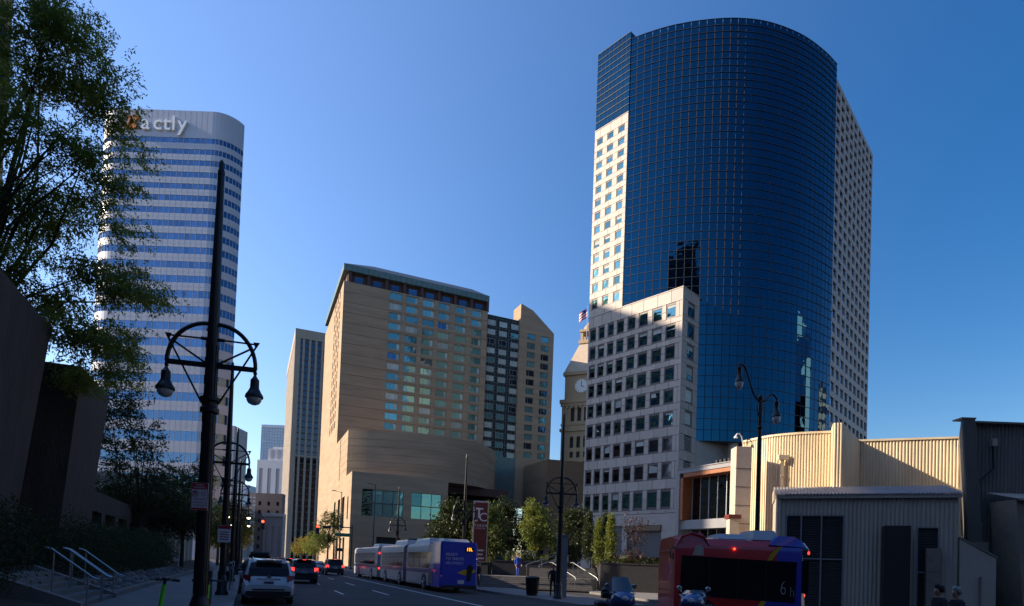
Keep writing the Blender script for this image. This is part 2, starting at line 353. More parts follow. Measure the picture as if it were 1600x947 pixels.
def corrugated(mb, path, z0, z1, m, pitch=0.17, dep=0.05):
    """vertical ribbed sheet along a plan path; z1 may be a pair (start, end). Outside is to the right of the path"""
    P = [Vector((p[0], p[1], 0)) for p in path]
    z1 = z1 if isinstance(z1, (tuple, list)) else (z1, z1); z0 = z0 if isinstance(z0, (tuple, list)) else (z0, z0)
    tot = sum((P[i + 1] - P[i]).length for i in range(len(P) - 1)); run = 0; pts = []
    for i in range(len(P) - 1):
        d = P[i + 1] - P[i]; L = d.length; d.normalize(); nrm = Vector((d.y, -d.x, 0)); n = max(1, round(L / pitch)); q = L / n
        for k in range(n):
            for f, o in ((0, 0), (0.3, 0), (0.5, 1), (0.8, 1)):
                pts.append((P[i] + d * (k + f) * q + nrm * dep * o, (run + (k + f) * q) / tot))
        run += L
    pts.append((P[-1], 1.0))
    vs = []
    for p, f in pts: vs += [(p.x, p.y, lerp(z0[0], z0[1], f)), (p.x, p.y, lerp(z1[0], z1[1], f))]
    mb.add(vs, [(2 * i, 2 * i + 2, 2 * i + 3, 2 * i + 1) for i in range(len(pts) - 1)], m)

# ------------------------------------------------------------------ foliage
def leaf_mesh(name, C, D, K, ll, lw, m, spread=0.1):
    """C sprig bases, D sprig vectors; K leaflets along each sprig"""
    n = len(C); t = np.linspace(0.08, 1, K)[None, :, None] + rng.normal(0, 0.03, (n, K, 1))
    P = C[:, None, :] + D[:, None, :] * t + rng.normal(0, spread, (n, K, 3))
    a = rng.normal(0, 1, (n, K, 3)) + D[:, None, :] / (np.linalg.norm(D, axis=1)[:, None, None] + 1e-6) * 0.9
    a[..., 2] -= 0.25; a /= np.linalg.norm(a, axis=2, keepdims=True)
    b = np.cross(a, rng.normal(0, 1, (n, K, 3))); b /= np.linalg.norm(b, axis=2, keepdims=True) + 1e-9
    L = ll * rng.uniform(0.4, 1.4, (n, K, 1)); W = lw * rng.uniform(0.7, 1.2, (n, K, 1))
    V = np.stack([P, P + a * L * 0.45 + b * W * 0.5, P + a * L, P + a * L * 0.45 - b * W * 0.5], axis=2).reshape(-1, 3)
    q = len(V) // 4
    me = bpy.data.meshes.new(name); me.vertices.add(len(V)); me.vertices.foreach_set('co', V.astype(np.float32).ravel())
    me.loops.add(len(V)); me.loops.foreach_set('vertex_index', np.arange(len(V), dtype=np.int32))
    me.polygons.add(q); me.polygons.foreach_set('loop_start', np.arange(q, dtype=np.int32) * 4)
    me.materials.append(M[m]); me.update(calc_edges=True); return me
def in_blobs(blobs, clump=0):
    out = []
    for cx, cy, cz, rx, ry, rz, n in blobs:
        full = n
        if clump: n = max(3, n // clump)
        u = rng.normal(0, 1, (n, 3)); u /= np.linalg.norm(u, axis=1, keepdims=True)
        r = rng.uniform(0.15, 1, (n, 1)) ** 0.55 * (1 + 0.14 * np.sin(u[:, :1] * 5 + cx) * np.cos(u[:, 2:3] * 4 + cy))
        P = np.array([cx, cy, cz]) + u * r * np.array([rx, ry, rz])
        if clump: P = np.repeat(P, clump, axis=0)[:full]; P = P + rng.normal(0, 1, P.shape) * np.array([0.34, 0.34, 0.16])
        out.append(P)
    return np.concatenate(out)
def tree(name, label, loc, blobs, trunk_h, trunk_r, m, K=8, sprig=0.5, ll=0.13, lw=0.05, limbs=14, cat='tree', group=None, trunk_top=(0, 0), droop=0.25, spread=0.06, clump=0):
    root = thing(name, label, cat, loc, 0, group)
    C = in_blobs(blobs, clump); cen = np.average(np.array([b[:3] for b in blobs]), axis=0, weights=[b[6] for b in blobs])
    out = C - cen; out /= np.linalg.norm(out, axis=1, keepdims=True) + 1e-6
    D = out * 0.8 + rng.normal(0, 0.6, C.shape); D[:, 2] -= droop; D = D / np.linalg.norm(D, axis=1, keepdims=True) * sprig * rng.uniform(0.6, 1.3, (len(C), 1))
    o = bpy.data.objects.new('crown', leaf_mesh('crown', C, D, K, ll, lw, m, spread)); COL.objects.link(o); o.parent = root
    if trunk_h > 0:
        b = MB(); tx, ty = trunk_top
        b.tube([(0, 0, -0.1), (tx * 0.15 + 0.03, ty * 0.15, trunk_h * 0.35), (tx * 0.6, ty * 0.6 + 0.04, trunk_h * 0.7), (tx, ty, trunk_h)], [trunk_r * 1.25, trunk_r, trunk_r * 0.85, trunk_r * 0.7], 9, 'bark')
        for k in rng.choice(len(C), min(limbs, len(C)), replace=False):
            e = Vector(C[k]); st = Vector((tx, ty, trunk_h)) if e.z > trunk_h else Vector((tx * 0.7, ty * 0.7, trunk_h * 0.75))
            mid = st.lerp(e, 0.5) + Vector((rng.normal(0, 0.1), rng.normal(0, 0.1), 0.12)) * (e - st).length * 0.8
            b.tube([st, st.lerp(mid, 0.55) + Vector((0, 0, .05)), mid, mid.lerp(e, 0.6), e], [trunk_r * 0.5, trunk_r * 0.36, trunk_r * 0.24, trunk_r * 0.14, trunk_r * 0.06], 5, 'bark', caps=False)
        b.build('trunk', root, smooth=50)
    return root
# =================================================================== GROUND
def sheet(name, pts, z, m):
    b = MB(); b.poly([(p[0], p[1], z) for p in pts], m); return structure(b.build(name))
def st_rect(s0, s1, t0, t1): return [xy(s0, t0), xy(s0, t1), xy(s1, t1), xy(s1, t0)]
g = MB(); g.quad((-2500, -1500, 0), (2500, -1500, 0), (2500, 4000, 0), (-2500, 4000, 0), 'asphalt'); structure(g.build('ground'))
def walk(name, s0, s1, t0, t1, kerbs, h=0.14):
    b = MB(); p = st_rect(s0, s1, t0, t1); b.prism([tuple(q[:2]) for q in p], 0, h, 'concrete_walk', bot=False)
    o = structure(b.build(name))
    k = MB()
    for a in kerbs:
        w = 0.16
        q = st_rect(s0, s1, a - 0.004 if a == t0 else a - w, a + w if a == t0 else a + 0.004); k.prism([tuple(v[:2]) for v in q], 0, h + 0.004, 'kerb', bot=False)
    k.build('kerb', o, kind='structure'); return o
walk('pavement', -30, 98, -4.3, -0.4, [-0.4]); walk('pavement', 122, 430, -6.5, -0.4, [-0.4])
walk('pavement', 23.5, 98, 13.8, 17.6, [13.8]); walk('pavement', 122, 430, 13.8, 21.4, [13.8])
mk = MB()
def dash(s0, s1, t, w=0.12): p = st_rect(s0, s1, t - w / 2, t + w / 2); mk.poly([(q.x, q.y, 0.004) for q in p], 'paint')
for i in range(10):
    dash(31.5 + i * 11 - 0, 35 + i * 11, 4.5); dash(31.5 + i * 11, 36 + i * 11, 6.8)
dash(20, 97, 9.2, 0.14)
for i in range(12): dash(100.5, 103.5, 0.4 + i * 1.15, 0.45)
structure(mk.build('lane_markings'))
for s_, t_ in ((33, 3.2), (47, 6.0), (39, 8.1), (61, 5.2), (29, 6.2)):
    c_ = xy(s_, t_); q = MB(); q.lathe([(0.36, 0.0), (0.36, 0.008)], (c_.x, c_.y, 0.001), 20, 'mullion_dark'); q.lathe([(0.30, 0.008), (0.30, 0.012)], (c_.x, c_.y, 0.001), 20, 'dull_dark'); structure(q.build('manhole_cover'))
q = MB()
for s0, s1, t0, t1 in ((36, 44, 5.0, 6.3), (27, 31, 2.4, 4.2), (50, 66, 7.1, 8.6), (25, 29.5, 9.6, 12)): q.poly([(p_.x, p_.y, 0.002) for p_ in st_rect(s0, s1, t0, t1)], 'asphalt_patch')
structure(q.build('asphalt_patches'))
b = MB()
P = [xy(98, -25), xy(98, -4.3), xy(-30, -4.3), xy(-30, -60), xy(98, -60)]
b.prism([tuple(q[:2]) for q in [xy(-30, -4.32), xy(98, -4.32), xy(98, -60), xy(-30, -60)]][::-1], 0, 0.12, 'concrete_walk', bot=False); structure(b.build('forecourt'))
# raised plaza on the right
PL = [(6.5, 47), (40, 47), (60, 112), (-4, 141), xy(95, 17.7)[:2], xy(52, 17.7)[:2], (-2.4, 46.2), (6.5, 46.2)]
b = MB(); b.prism([(p[0], p[1]) for p in PL], 0, 0.95, 'step_stone', bot=False); structure(b.build('plaza'))
b = MB(); b.prism([(9.0, 30.5), (32, 24.0), (36, 36), (12, 47), (6.6, 46.8), (5.5, 42)], 0, 0.14, 'concrete_walk', bot=False); structure(b.build('side_pavement'))

# =================================================================== GLASS TOWER (curved curtain wall between two stone wings)
TA, TC = Vector((13.2, 115.0, 0)), Vector((27.35, 100.5, 0))
tang = math.atan2(TC.y - TA.y, TC.x - TA.x)
tower = thing('curved_glass_tower', 'tall office tower with a bulging dark blue glass front between two pale stone wings', 'tower', TA, tang)
def tl(x, y):                                           # world -> tower frame (x along the left stone face, y into the building)
    d = Vector((x - TA.x, y - TA.y)); c, s_ = math.cos(tang), math.sin(tang); return (d.x * c + d.y * s_, -d.x * s_ + d.y * c)
LW = (TC - TA).length
rows = [84.2, 81.8, 79.5, 77.1, 74.7, 72.2, 69.6, 66.9, 64.1, 61.3, 58.4, 55.5, 52.4, 49.4, 46.4, 42.8, 39.2, 35.5, 31.6, 27.7, 23.4, 18.9, 14.0]
hs = [1.35] * 3 + [1.5] * 3 + [1.7] * 3 + [1.9] * 3 + [2.05, 2.2] + [2.72] * 7 + [2.95, 3.5]
cols_low = [(0.44, 1.86), (2.5, 3.9), (4.62, 6.02), (6.72, 8.28), (9.1, 10.75), (11.5, 13.4), (14.3, 16.3), (17.05, 18.95)]
cols_up = [(0.62, 2.0), (3.05, 4.5), (5.6, 7.05)]
UPX, BT = 7.75, 49.9                                      # width of the upper wing, top of the lower block
RD = 5.6                                                 # depth of the lower block's return
stone = MB(); fr = MB(); small_panes = MB()
pane_cache = {}; panel_cache = {}
def unit_window(w, h, key='teal_glass'):
    k = (round(w, 2), round(h, 2), key)
    if k not in pane_cache: 
        wf = MB(); e_ = 0.13 * h; wf.box(0, k[0], 0, 0.08, 0, e_, 'win_frame'); wf.box(0, k[0], 0, 0.08, k[1] - e_, k[1], 'win_frame'); wf.box(0, 0.15, 0.004, 0.08, e_, k[1] - e_, 'win_frame'); wf.box(k[0] - 0.15, k[0], 0.004, 0.08, e_, k[1] - e_, 'win_frame')
        pane_cache[k] = (wf.mesh('window'), pane_mesh(k[0] - 0.3, k[1] - 2 * e_, key))
    return pane_cache[k]
def add_window(parent, x, z, w, h, key, y=0.1, rz=0.0, off=None):
    a, p = unit_window(w, h, key)
    o = piece('window', a, parent, (x, y, z) if off is None else off, (0, 0, rz)); piece('pane', p, o, (0.15, 0.02, 0.13 * h), (R(random.uniform(-.35, .35)), 0, R(random.uniform(-.35, .35))))
    if random.random() < 0.35:
        d = random.choice((0.12, 0.2, 0.35, 0.6)) * h * 0.74; bl = MB(); bl.quad((0.02, 0, 0), (w - 0.32, 0, 0), (w - .32, 0, d), (0.02, 0, d), 'blind'); bl.build('blind', o, loc=(0.15, 0.062, h * 0.87 - d))
    return o
def panel(parent, x0, x1, z0, z1, xf=None):
    k = (round(x1 - x0, 2), round(z1 - z0, 2))
    if k not in panel_cache:
        q = MB(); gp = 0.035; q.box(gp, k[0] - gp, 0, 0.3, gp, k[1] - gp, 'white_stone'); panel_cache[k] = q.mesh('stone_panel')
    loc = (x0, 0.0 + random.uniform(0, 0.012), z0)
    if xf: loc = xf(x0, loc[1], z0)
    return piece('stone_panel', panel_cache[k], parent, loc, (0, 0, R(90) if xf else 0))
back = MB()
back.quad((0, 0.3, 4), (LW, 0.3, 4), (LW, 0.3, BT), (0, 0.3, BT), 'joint')
back.quad((0, 0.3, BT), (UPX, 0.3, BT), (UPX, 0.3, 86.6), (0, 0.3, 86.6), 'joint')
def band_z(i):
    top = BT if i == 13 else (86.6 if i == 0 else (rows[i - 1] - hs[i - 1] / 2)); return top
def stone_face(i0, i1, cols, x0, x1, ztop, zbot, parts, parent=tower, xf=None, split=True):
    """panels round the windows of rows i0..i1-1"""
    def put(a, b_, c, d):
        if b_ - a < 0.05 or d - c < 0.05: return
        if parts: panel(parent, a, b_, c, d, xf)
        else: stone.box(a + 0.03, b_ - 0.03, 0, 0.3, c + 0.03, d - 0.03, 'white_stone')
    edges = [x0]
    for a, b_ in cols: edges += [(a + b_) / 2]
    edges.append(x1); prev = ztop
    for i in range(i0, i1):
        zt, zb = rows[i] + hs[i] / 2, rows[i] - hs[i] / 2
        for e in range(len(edges) - 1): put(edges[e], edges[e + 1], zt, prev)
        xs = [x0] + [v for c_ in cols for v in c_] + [x1]
        for e in range(0, len(xs), 2):
            if parts and 0 < e < len(xs) - 2: m_ = (zb + zt) / 2; put(xs[e], xs[e + 1], zb, m_); put(xs[e], xs[e + 1], m_, zt)
            elif xs[e + 1] - xs[e] > 1.2: m_ = (xs[e] + xs[e + 1]) / 2; put(xs[e], m_, zb, zt); put(m_, xs[e + 1], zb, zt)
            else: put(xs[e], xs[e + 1], zb, zt)
        prev = zb
    for e in range(len(edges) - 1): put(edges[e], edges[e + 1], zbot, prev)
stone_face(0, 13, cols_up, 0, UPX, 86.6, BT + 0.02, False)
# the row that straddles the top of the lower block keeps to the upper wing
stone_face(14, 23, cols_low, 0, LW, BT, 11.6, True)
for i in range(0, 14):
    for a, b_ in cols_up:
        if rows[i] - hs[i] / 2 > BT: add_window(tower, a, rows[i] - hs[i] / 2, b_ - a, hs[i], 'teal_glass')
for i in range(14, 23):
    for j, (a, b_) in enumerate(cols_low):
        key = 'teal_glass' if i < 19 or i == 22 else ('dark_window' if i > 19 else 'hotel_glass_dark')
        if i == 19 and j > 2: key = 'teal_glass'
        add_window(tower, a, rows[i] - hs[i] / 2, b_ - a, hs[i], key)
# return face of the lower block: one window per floor, louvres low down
def ret(x, y, z): return (LW - y, x, z)
for i in range(14, 22):
    zt, zb = rows[i] + hs[i] / 2 + 0.3, rows[i] - hs[i] / 2 + 0.3
    pz = BT if i == 14 else rows[i - 1] - hs[i - 1] / 2 + 0.3
    for a, b_, c, d in ((0, 2.9, zt, pz), (2.9, RD, zt, pz), (0, 1.75, zb, zt), (4.05, RD, zb, zt)): panel(tower, a, b_, c, d, ret)
    if i < 20: add_window(tower, 0, 0, 2.3, hs[i], 'teal_glass' if i < 17 else 'hotel_glass_pale' if i > 17 else 'hotel_glass', rz=R(90), off=(LW - 0.1, 1.75, zb))
    else:
        lv = MB(); lv.box(LW - 0.3, LW - 0.25, 1.75, 4.05, zb, zt, 'dull_dark')
        for k in range(9): z = zb + 0.1 + k * (zt - zb - 0.2) / 9; lv.box(LW - 0.24, LW - 0.1, 1.8, 4.0, z, z + 0.1, 'grey_roof')
        lv.build('louvre', tower)
panel(tower, 0, 2.9, 11.6, rows[21] - hs[21] / 2 + 0.3, ret); panel(tower, 2.9, RD, 11.6, rows[21] - hs[21] / 2 + 0.3, ret)
back.quad((LW - 0.31, 0, 11.6), (LW - 0.31, RD, 11.6), (LW - 0.31, RD, BT), (LW - 0.31, 0, BT), 'joint')
back.quad((0, 0, BT - 0.03), (LW - 0.02, 0, BT - 0.03), (LW - 0.02, RD + 3, BT - 0.03), (0, RD + 3, BT - 0.03), 'white_stone')
back.quad((0.05, 12, 0), (0.05, 0.3, 0), (0.05, 0.3, 86.6), (0.05, 12, 86.6), 'white_stone')
# coping rail with roosting birds-sized vents along the parapet
cp = MB(); cp.box(-0.05, LW + 0.06, -0.06, 0.34, BT, BT + 0.16, 'white_stone'); cp.box(LW - 0.3, LW + 0.06, 0.34, RD, BT, BT + 0.157, 'white_stone'); cp.build('coping', tower); cp = MB(); cp.box(-0.05, UPX + 0.05, -0.06, 0.3, 86.6, 86.75, 'white_stone'); cp.build('coping', tower)
# ground floor: piers, deep entrance with lit ceiling, wall beside it
gf = MB()
for a, b_ in ((0, 2.2), (5.0, 6.9), (9.3, 10.4)): gf.box(a, b_, 0.02, 0.9, 0, 11.55, 'white_stone')
gf.box(17.4, LW, 0.02, RD, 0, 11.55, 'white_stone'); gf.box(10.4, 17.4, 0.02, 0.8, 9.6, 11.55, 'white_stone'); gf.box(2.2, 5.0, .02, .8, 9.6, 11.55, 'white_stone'); gf.box(6.9, 9.3, .02, .8, 9.6, 11.55, 'white_stone')
gf.box(2.2, 17.4, 7.5, 7.6, 0, 9.6, 'dull_dark'); gf.box(2.2, 17.4, .9, 7.5, 9.3, 9.59, 'tan_concrete')
gf.box(9.9, 17.3, -0.25, 0.0, 8.6, 9.5, 'brown_stone_dark'); gf.build('ground_floor', tower)
for k in range(7):
    q = MB(); q.box(11 + k * 0.9, 11.25 + k * 0.9, 1.2, 6.8, 9.2, 9.28, 'warm_strip'); q.build('ceiling_light', tower)
# curtain wall
curve = [(18.7, 109.75), (21.4, 108.3), (25.6, 106.6), (30.9, 105.3), (36.45, 104.7), (42.4, 105.2), (49.3, 107.4), (55.3, 110.7), (59.3, 113.6)]
def smooth_path(pts, step):
    P = [Vector((x, y, 0)) for x, y in pts]; dense = []
    for i in range(len(P) - 1):
        p0, p1, p2, p3 = P[max(i - 1, 0)], P[i], P[i + 1], P[min(i + 2, len(P) - 1)]
        for k in range(24):
            t = k / 24; dense.append(0.5 * ((2 * p1) + (p2 - p0) * t + (2 * p0 - 5 * p1 + 4 * p2 - p3) * t * t + (3 * p1 - p0 - 3 * p2 + p3) * t ** 3))
    dense.append(P[-1]); cum = [0]
    for i in range(len(dense) - 1): cum.append(cum[-1] + (dense[i + 1] - dense[i]).length)
    n = round(cum[-1] / step); out = []; j = 0
    for k in range(n + 1):
        d = cum[-1] * k / n
        while j < len(cum) - 2 and cum[j + 1] < d: j += 1
        out.append(dense[j].lerp(dense[j + 1], (d - cum[j]) / max(1e-6, cum[j + 1] - cum[j])))
    return out
path = smooth_path(curve, 1.36)
ZG = [24.8]
while ZG[-1] < 100.2: ZG.append(ZG[-1] + 1.98 - 0.80 * (ZG[-1] - 24.8) / 75)
ZT = ZG[-1]
def to_local(p): a = tl(p.x, p.y); return Vector((a[0], a[1], 0))
mul = MB(); rest = MB(); npart = 0; gap = 0.05
pathL = [to_local(p) for p in path]
# flat glazed strip above the left stone wing, a little taller than the curve
flat = [Vector((UPX * k / 8 + 0.02, 0.1, 0)) for k in range(9)]
ZF = [z for z in ZG if z > 87.6]; ZF = [86.72] + ZF + [ZT + 1.3]
def glaze(pts, zs, partrows):
    global npart
    for i in range(len(pts) - 1):
        p, q = pts[i], pts[i + 1]; d = (q - p).normalized(); nr = Vector((d.y, -d.x, 0))
        for j in range(len(zs) - 1):
            z0, z1 = zs[j] + gap, zs[j + 1] - gap
            tv, tz = random.gauss(0, 0.0028), random.gauss(0, 0.0028)
            a, c = p + d * gap, q - d * gap
            vs = [(*(a + nr * (-tv - tz))[:2], z0), (*(c + nr * (tv - tz))[:2], z0), (*(c + nr * (tv + tz))[:2], z1), (*(a + nr * (-tv + tz))[:2], z1)]
            if j < partrows and npart < 300 and pts is pathL and p.x > LW - 6.5:
                o = MB(); o.add(vs, [(0, 1, 2, 3)], 'tower_glass'); o.build('glass_pane', tower); npart += 1
            else: rest.add(vs, [(0, 1, 2, 3)], 'tower_glass')
        mul.tube([(*(p + nr * 0.02)[:2], zs[0]), (*(p + nr * 0.02)[:2], zs[-1])], 0.022, 4, 'dull_dark', caps=False)
    for j, z in enumerate(zs):
        w = 0.033
        for i in range(len(pts) - 1):
            p, q = pts[i], pts[i + 1]; d = (q - p).normalized(); nr = Vector((d.y, -d.x, 0)); a, c = p + nr * 0.09, q + nr * 0.09; a2, c2 = p - nr * 0.05, q - nr * 0.05
            mul.quad((a.x, a.y, z - w), (c.x, c.y, z - w), (c.x, c.y, z + w), (a.x, a.y, z + w), 'tower_mullion'); mul.quad((a.x, a.y, z - w), (a2.x, a2.y, z - w), (c2.x, c2.y, z - w), (c.x, c.y, z - w), 'mullion_dark')
            mul.quad((a.x, a.y, z + w), (c.x, c.y, z + w), (c2.x, c2.y, z + w), (a2.x, a2.y, z + w), 'tower_mullion')
glaze(pathL, ZG, 10); glaze(flat, ZF, 0)
rest.build('curtain_wall_panes', tower, kind='stuff'); mul.build('mullion_grid', tower)
# core, roof and soffit behind the glass
core = MB(); far_r = Vector((78.7, 134.3, 0)); NR = [tl(77.6, 134.9), tl(62, 152), tl(28, 140)]
foot = [(p.x, p.y + 0.35) for p in pathL[1:-1]] + [tl(58.6, 114.9)] + NR + [(0.4, 9), (0.4, 0.5), (UPX, 0.5)]
core.prism(foot, 24.85, ZT - 0.4, 'dull_dark'); core.build('core', tower)
par = MB(); par.prism([(0.03, 0.2), (UPX, 0.2), (UPX + 0.1, 5), (0.03, 5)], 86, ZT + 1.25, 'tower_glass'); par.build('roof_parapet', tower)
sw = MB(); e0 = Vector((*tl(31.8, 105.8), 0)); e1 = Vector((*tl(58, 116), 0))
sw.quad((LW - 0.4, RD - .1, 0), (e1.x, e1.y, 0), (e1.x, e1.y, 24.8), (LW - 0.4, RD - .1, 24.8), 'white_stone')
sw.poly([(p.x, p.y, 24.75) for p in pathL[::-1]] + [(UPX, 3, 24.75), (20, 14, 24.75), (e1.x, e1.y, 24.75)], 'joint')
sw.build('base_wall', tower); cl = MB(); q0 = tl(38.5, 106.0); cl.lathe([(0.85, 11), (0.85, 24.7)], (q0[0], q0[1], 0), 16, 'white_stone'); cl.build('column', tower, smooth=40)
# right stone wing, seen at a steep angle: its windows are too small to pick apart
p0 = Vector((59.3, 113.6, 0)); p1 = Vector((78.7, 134.3, 0)); WR = (p1 - p0).length; ra = math.atan2(p1.y - p0.y, p1.x - p0.x)
zr = [97.4]
while zr[-1] > 15: zr.append(zr[-1] - (1.98 - 0.80 * (zr[-1] - 24.8) / 75) * 1.62)
wg = MB(); cells = []; nc = 9; cw = WR / nc
for j in range(len(zr) - 1):
    for i in range(nc): cells.append((i * cw + cw * 0.17, (i + 1) * cw - cw * 0.17, zr[j + 1] + (zr[j] - zr[j + 1]) * 0.17, zr[j] - (zr[j] - zr[j + 1]) * 0.21))
lo = tl(p0.x, p0.y); wg.T = Matrix.Translation((lo[0], lo[1], 0)) @ Matrix.Rotation(ra - tang, 4, 'Z')
wall_openings(wg, 0, WR, 0, 98.0, cells, 0.25, 'white_stone', back='wing_glass'); wg.build('right_stone_wing', tower)
rb = MB(); rb.T = wg.T.copy(); rb.box(WR, WR + 0.4, 0.1, 16, 0, 97.9, 'white_stone'); rb.box(WR + 0.42, WR + 1.1, 6, 20, 10, 52, 'strip_glass'); rb.build('back_wing', tower)
stone.build('stone_cladding', tower, kind='stuff'); back.build('backing_wall', tower)

# =================================================================== ENTRANCE PAVILION (wood-lined frame in front of the tower)
pv = Vector((20.3, 75.0, 0)); pang = math.atan2(66 - 75, 25.6 - 20.3); pw = 13.0
pav = thing('entrance_pavilion', 'grey framed glass entrance box lined with orange wood at the tower foot', 'pavilion', pv, pang)
b = MB(); b.box(0, 0.55, -0.1, 6, 0, 14.4, 'frame_grey'); b.box(0.55, pw, -0.1, 6, 13.9, 14.397, 'frame_grey'); b.box(.55, pw, 0.3, 5.9, 7.0, 8.1, 'frame_grey'); b.box(0.56, pw, 1.7, 5.8, 0, 0.5, 'frame_grey'); b.build('frame', pav)
for k in range(5):
    q = MB(); z0 = 8.12 + k * 1.05; q.box(0.56, 1.05, 0.0, 1.6, z0, z0 + 1.03, 'wood'); q.build('wood_panel', pav)
for k in range(6):
    q = MB(); x0 = 1.1 + k * 2; q.box(x0, x0 + 1.98, 0.0, 1.6, 13.4, 13.88, 'wood'); q.build('wood_panel', pav)
q = MB()
for z0, z1 in ((8.12, 13.38), (0.5, 6.98)):
    for k in range(9):
        x0 = 1.1 + k * 1.32; pm = MB(); pm.quad((x0 + .04, 1.66, z0), (x0 + 1.28, 1.66, z0), (x0 + 1.28, 1.66, z1), (x0 + .04, 1.66, z1), 'pav_glass'); pm.build('glass_pane', pav); q.box(x0 - 0.035, x0 + 0.035, 1.56, 1.7, z0, z1, 'mullion')
q.build('mullions', pav)
q = MB(); q.box(0, pw, -0.2, 5, 14.4, 14.5, 'frame_grey')
for k in range(12): q.box(5.5 + k * 0.6, 5.8 + k * 0.6, 0.5, 3, 14.5, 15.0, 'dull_dark')
q.build('roof', pav)

# =================================================================== HOTEL
hotel = thing('brown_hotel_tower', 'broad brown hotel slab with rows of teal windows under a green roof', 'hotel', xy(0, 0), STA)
# its frame: x = t (right), y = s (away)
HS, HT0, HT1 = 176.0, 21.5, 65.6
b = MB()
wc = [(34.6, 38.4), (39.6, 43.4), (44.7, 48.4), (49.6, 53.3), (54.9, 58.7), (60.3, 63.8)]
wz = [(79.9 - 2.97 * k - 1.02, 79.9 - 2.97 * k + 1.02) for k in range(14)]
ops = [(a, c, z0, z1) for a, c in wc for z0, z1 in wz]
b.T = Matrix.Translation((0, HS, 0))
wall_openings(b, HT0, HT1, 20, 81.3, ops, 0.45, 'brown_stone', back='dull_dark')
fz = [81.3 - 2.97 * k for k in range(20)]
b.T = None
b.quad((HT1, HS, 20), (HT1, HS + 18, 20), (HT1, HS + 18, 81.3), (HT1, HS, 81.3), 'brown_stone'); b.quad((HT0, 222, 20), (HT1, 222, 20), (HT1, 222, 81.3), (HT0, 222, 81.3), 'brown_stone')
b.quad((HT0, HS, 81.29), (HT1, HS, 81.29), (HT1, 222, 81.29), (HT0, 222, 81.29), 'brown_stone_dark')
b.build('wall', hotel)
jb = MB()
for z in fz[1:]: jb.box(HT0 - 0.012, HT1, HS - 0.03, HS - 0.001, z - 0.05, z + 0.05, 'brown_stone_dark')
jb.build('course_lines', hotel)
# sunlit side wall
b = MB(); b.T = Matrix.Translation((HT0, 222, 0)) @ Matrix.Rotation(R(-90), 4, 'Z')
sops = [(x, x + 1.7, z0 - .1, z1 + .1) for x in (26.5, 30.3, 34.1, 37.9) for z0, z1 in wz]
wall_openings(b, 0, 222 - HS, 0, 81.3, sops, 0.45, 'brown_stone', back='hotel_glass_dark'); b.build('side_wall', hotel)
HW = window_mesh(3.3, 2.04, 'hotel_frame', 0.10, (0.3,), 0.14)
HPS = [pane_mesh(3.1, 1.84, k, 0.07) for k in ['hotel_glass'] * 9 + ['hotel_glass_dark', 'hotel_glass_pale']]
CUR = MB(); CUR.box(2.35, 3.08, 0.065, 0.09, 0.02, 1.82, 'hotel_glass_pale'); CURM = CUR.mesh('curtain')
for a, c in wc:
    for z0, z1 in wz:
        o = piece('window', HW, hotel, (a, HS + 0.2, z0), (0, 0, 0), ((c - a) / 3.3, 1, 1))
        piece('pane', random.choice(HPS), o, (0.1, 0, 0.1), (R(random.uniform(-.5, .5)), 0, R(random.uniform(-.5, .5))))
        if random.random() < 0.75: piece('curtain', CURM, o, (0, -0.01, 0.09))
# top storey: recessed balconies with maroon posts under a green roof
b = MB(); b.box(HT0 + 1.0, HT1 - 0.5, HS + 1.2, 220, 81.3, 84.4, 'dark_red'); b.build('attic_wall', hotel)
for k in range(9):
    q = MB(); x = HT0 + 1.2 + k * 5.3; q.box(x, x + 0.9, HS + 0.15, HS + 1.3, 81.32, 84.4, 'dark_red'); q.build('post', hotel)
    if k < 8:
        q = MB(); q.box(x + 1.9, x + 4.3, HS + 1.05, HS + 1.19, 81.6, 83.5, 'hotel_glass_dark'); q.build('attic_window', hotel)
        q = MB()
        for j in range(9): q.box(x + 1.0 + j * 0.48, x + 1.05 + j * 0.48, HS + 0.3, HS + 0.35, 81.32, 82.3, 'dark_red')
        q.box(x + 0.9, x + 5.2, HS + 0.29, HS + 0.36, 82.3, 82.36, 'dark_red'); q.build('balcony_railing', hotel)
rf = MB(); rf.box(HT0 - 0.25, HT1 + 0.3, HS - 0.3, 222, 84.4, 86.2, 'green_copper')
rf.add([(HT0 - .2, HS - .25, 86.2), (HT1 + .25, HS - .25, 86.2), (HT1 + .25, 222, 86.2), (HT0 - .2, 222, 86.2), (HT0 + 9, HS + 4.5, 89.4), (HT1 - 4, HS + 4.5, 89.4), (HT1 - 4, 214, 89.4), (HT0 + 9, 214, 89.4)], [(0, 1, 5, 4), (1, 2, 6, 5), (2, 3, 7, 6), (3, 0, 4, 7), (4, 5, 6, 7)], 'slate')
for k in range(28): x = HT0 + 0.4 + k * 1.58; rf.box(x, x + 0.07, HS - 0.36, HS - 0.3, 84.4, 86.2, 'mullion_dark')
rf.build('roof', hotel)
